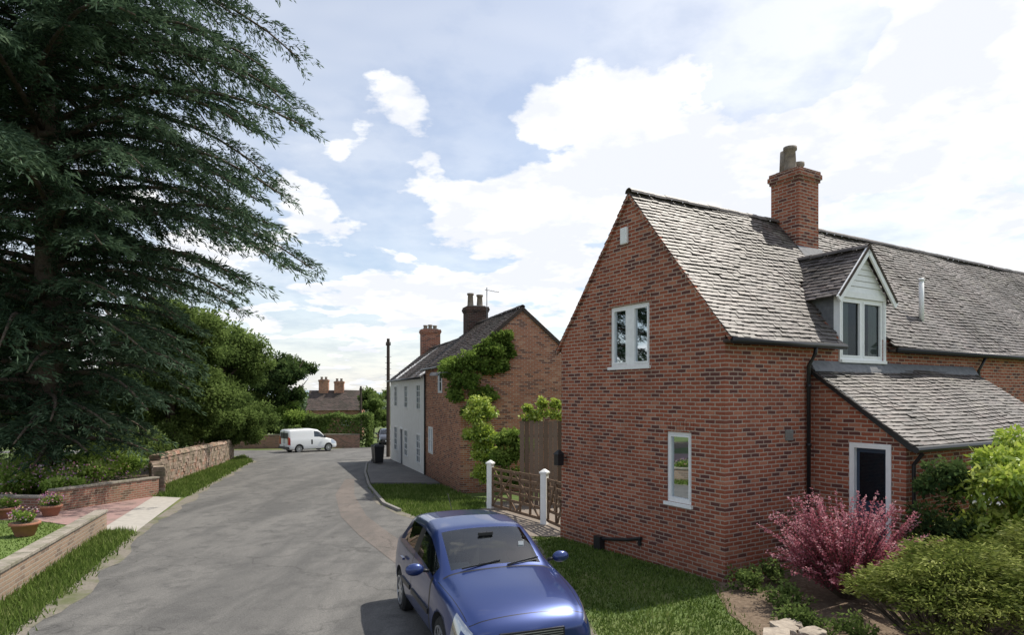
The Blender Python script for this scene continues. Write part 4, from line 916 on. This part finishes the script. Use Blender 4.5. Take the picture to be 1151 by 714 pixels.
# ---------------- sun, sky
sd=Vector((.70,.48,0)).normalized(); el=R(57); sun_v=Vector((sd.x*math.cos(el),sd.y*math.cos(el),math.sin(el)))
sl_=bpy.data.lights.new('sun','SUN'); sl_.energy=5.0; sl_.angle=R(.55); sl_.color=(1,.94,.83); so_=bpy.data.objects.new('sun',sl_); so_.rotation_euler=sun_v.to_track_quat('Z','Y').to_euler(); so_.location=(20,20,40); link(so_)
w=bpy.data.worlds.new('World'); scene.world=w; w.use_nodes=True; nt=w.node_tree; nt.nodes.clear(); out=nt.nodes.new('ShaderNodeOutputWorld')
sky=nt.nodes.new('ShaderNodeTexSky'); sky.sky_type='NISHITA'; sky.sun_disc=False; sky.sun_elevation=el; sky.sun_rotation=math.atan2(sd.x,sd.y); sky.air_density=1.0; sky.dust_density=1.2; sky.ozone_density=1.5
co=nt.nodes.new('ShaderNodeTexCoord').outputs['Generated']; nv=N(nt,'ShaderNodeVectorMath',operation='NORMALIZE'); nt.links.new(co,nv.inputs[0]); D=nv.outputs[0]
sx=nt.nodes.new('ShaderNodeSeparateXYZ'); nt.links.new(D,sx.inputs[0])
def M(op,a,b=None,c=None): return mth(nt,op,a,b,c)
zz=M('ADD',M('MAXIMUM',sx.outputs[2],0.0),.16)
cb=nt.nodes.new('ShaderNodeCombineXYZ'); nt.links.new(M('DIVIDE',sx.outputs[0],zz),cb.inputs[0]); nt.links.new(M('DIVIDE',sx.outputs[1],zz),cb.inputs[1]); cb.inputs[2].default_value=3.3
n1=noise(nt,cb.outputs[0],2.3,8,.56,.12)
def lobe(px,py,inner,outer,amt):
    d=Vector(((px-575.5)/734,1,(442-py)/734)).normalized()
    v=N(nt,'ShaderNodeVectorMath',operation='DOT_PRODUCT'); nt.links.new(D,v.inputs[0]); v.inputs[1].default_value=d
    mr=N(nt,'ShaderNodeMapRange'); mr.interpolation_type='SMOOTHSTEP'; nt.links.new(v.outputs['Value'],mr.inputs[0])
    mr.inputs[1].default_value=math.cos(R(outer)); mr.inputs[2].default_value=math.cos(R(inner)); mr.inputs[3].default_value=0; mr.inputs[4].default_value=amt
    return mr.outputs[0]
bias=lobe(700,200,3,15,.17)
for l in (lobe(960,250,5,24,.14),lobe(440,138,1,7,.22),lobe(350,192,1,4.5,.18),lobe(500,300,2,14,.08),lobe(640,105,2,7,.09),lobe(330,60,4,13,-.14),lobe(540,30,3,9,-.18),lobe(830,15,4,12,-.16),lobe(440,222,1,5,-.10),lobe(1060,90,2,6,.10)):
    bias=M('ADD',bias,l)
dens=M('ADD',n1,bias)
cm=N(nt,'ShaderNodeMapRange'); cm.interpolation_type='SMOOTHSTEP'; nt.links.new(dens,cm.inputs[0]); cm.inputs[1].default_value=.54; cm.inputs[2].default_value=.63; 
thin=N(nt,'ShaderNodeMapRange'); thin.interpolation_type='SMOOTHSTEP'; nt.links.new(noise(nt,cb.outputs[0],.8,4,.6,.6),thin.inputs[0]); thin.inputs[1].default_value=.3; thin.inputs[2].default_value=.8; thin.inputs[3].default_value=.20; thin.inputs[4].default_value=.58
glow=lobe(1250,150,10,52,.70)
cover=M('MAXIMUM',cm.outputs[0],M('MAXIMUM',thin.outputs[0],glow))
hz=N(nt,'ShaderNodeMapRange'); nt.links.new(sx.outputs[2],hz.inputs[0]); hz.inputs[1].default_value=0; hz.inputs[2].default_value=.26; hz.inputs[3].default_value=.65; hz.inputs[4].default_value=0
cover=M('MAXIMUM',cover,hz.outputs[0])
sh=N(nt,'ShaderNodeMapRange'); nt.links.new(M('MULTIPLY_ADD',dens,-.5,noise(nt,cb.outputs[0],3.4,5,.6)),sh.inputs[0]); sh.inputs[1].default_value=.10; sh.inputs[2].default_value=.30; 
cc=mixc(nt,sh.outputs[0],(.92,.95,1.02),(1.22,1.21,1.19))
skc=N(nt,'ShaderNodeVectorMath',operation='SCALE'); nt.links.new(sky.outputs[0],skc.inputs[0]); skc.inputs[3].default_value=.155
final=mixc(nt,cover,skc.outputs[0],cc)
bg=nt.nodes.new('ShaderNodeBackground'); nt.links.new(final,bg.inputs[0]); bg.inputs[1].default_value=1.0; nt.links.new(bg.outputs[0],out.inputs[0])
# ---------------- camera
cam=bpy.data.cameras.new('camera'); cam.sensor_width=36; cam.lens=36*734/1151; cam.shift_y=85/1151; cam.clip_end=9000; cam.clip_start=.05
co_=bpy.data.objects.new('camera',cam); co_.location=(0,0,3.0); co_.rotation_euler=(R(90),0,0); link(co_); scene.camera=co_
scene.view_settings.view_transform='Standard'; scene.view_settings.look='None'; scene.view_settings.exposure=0
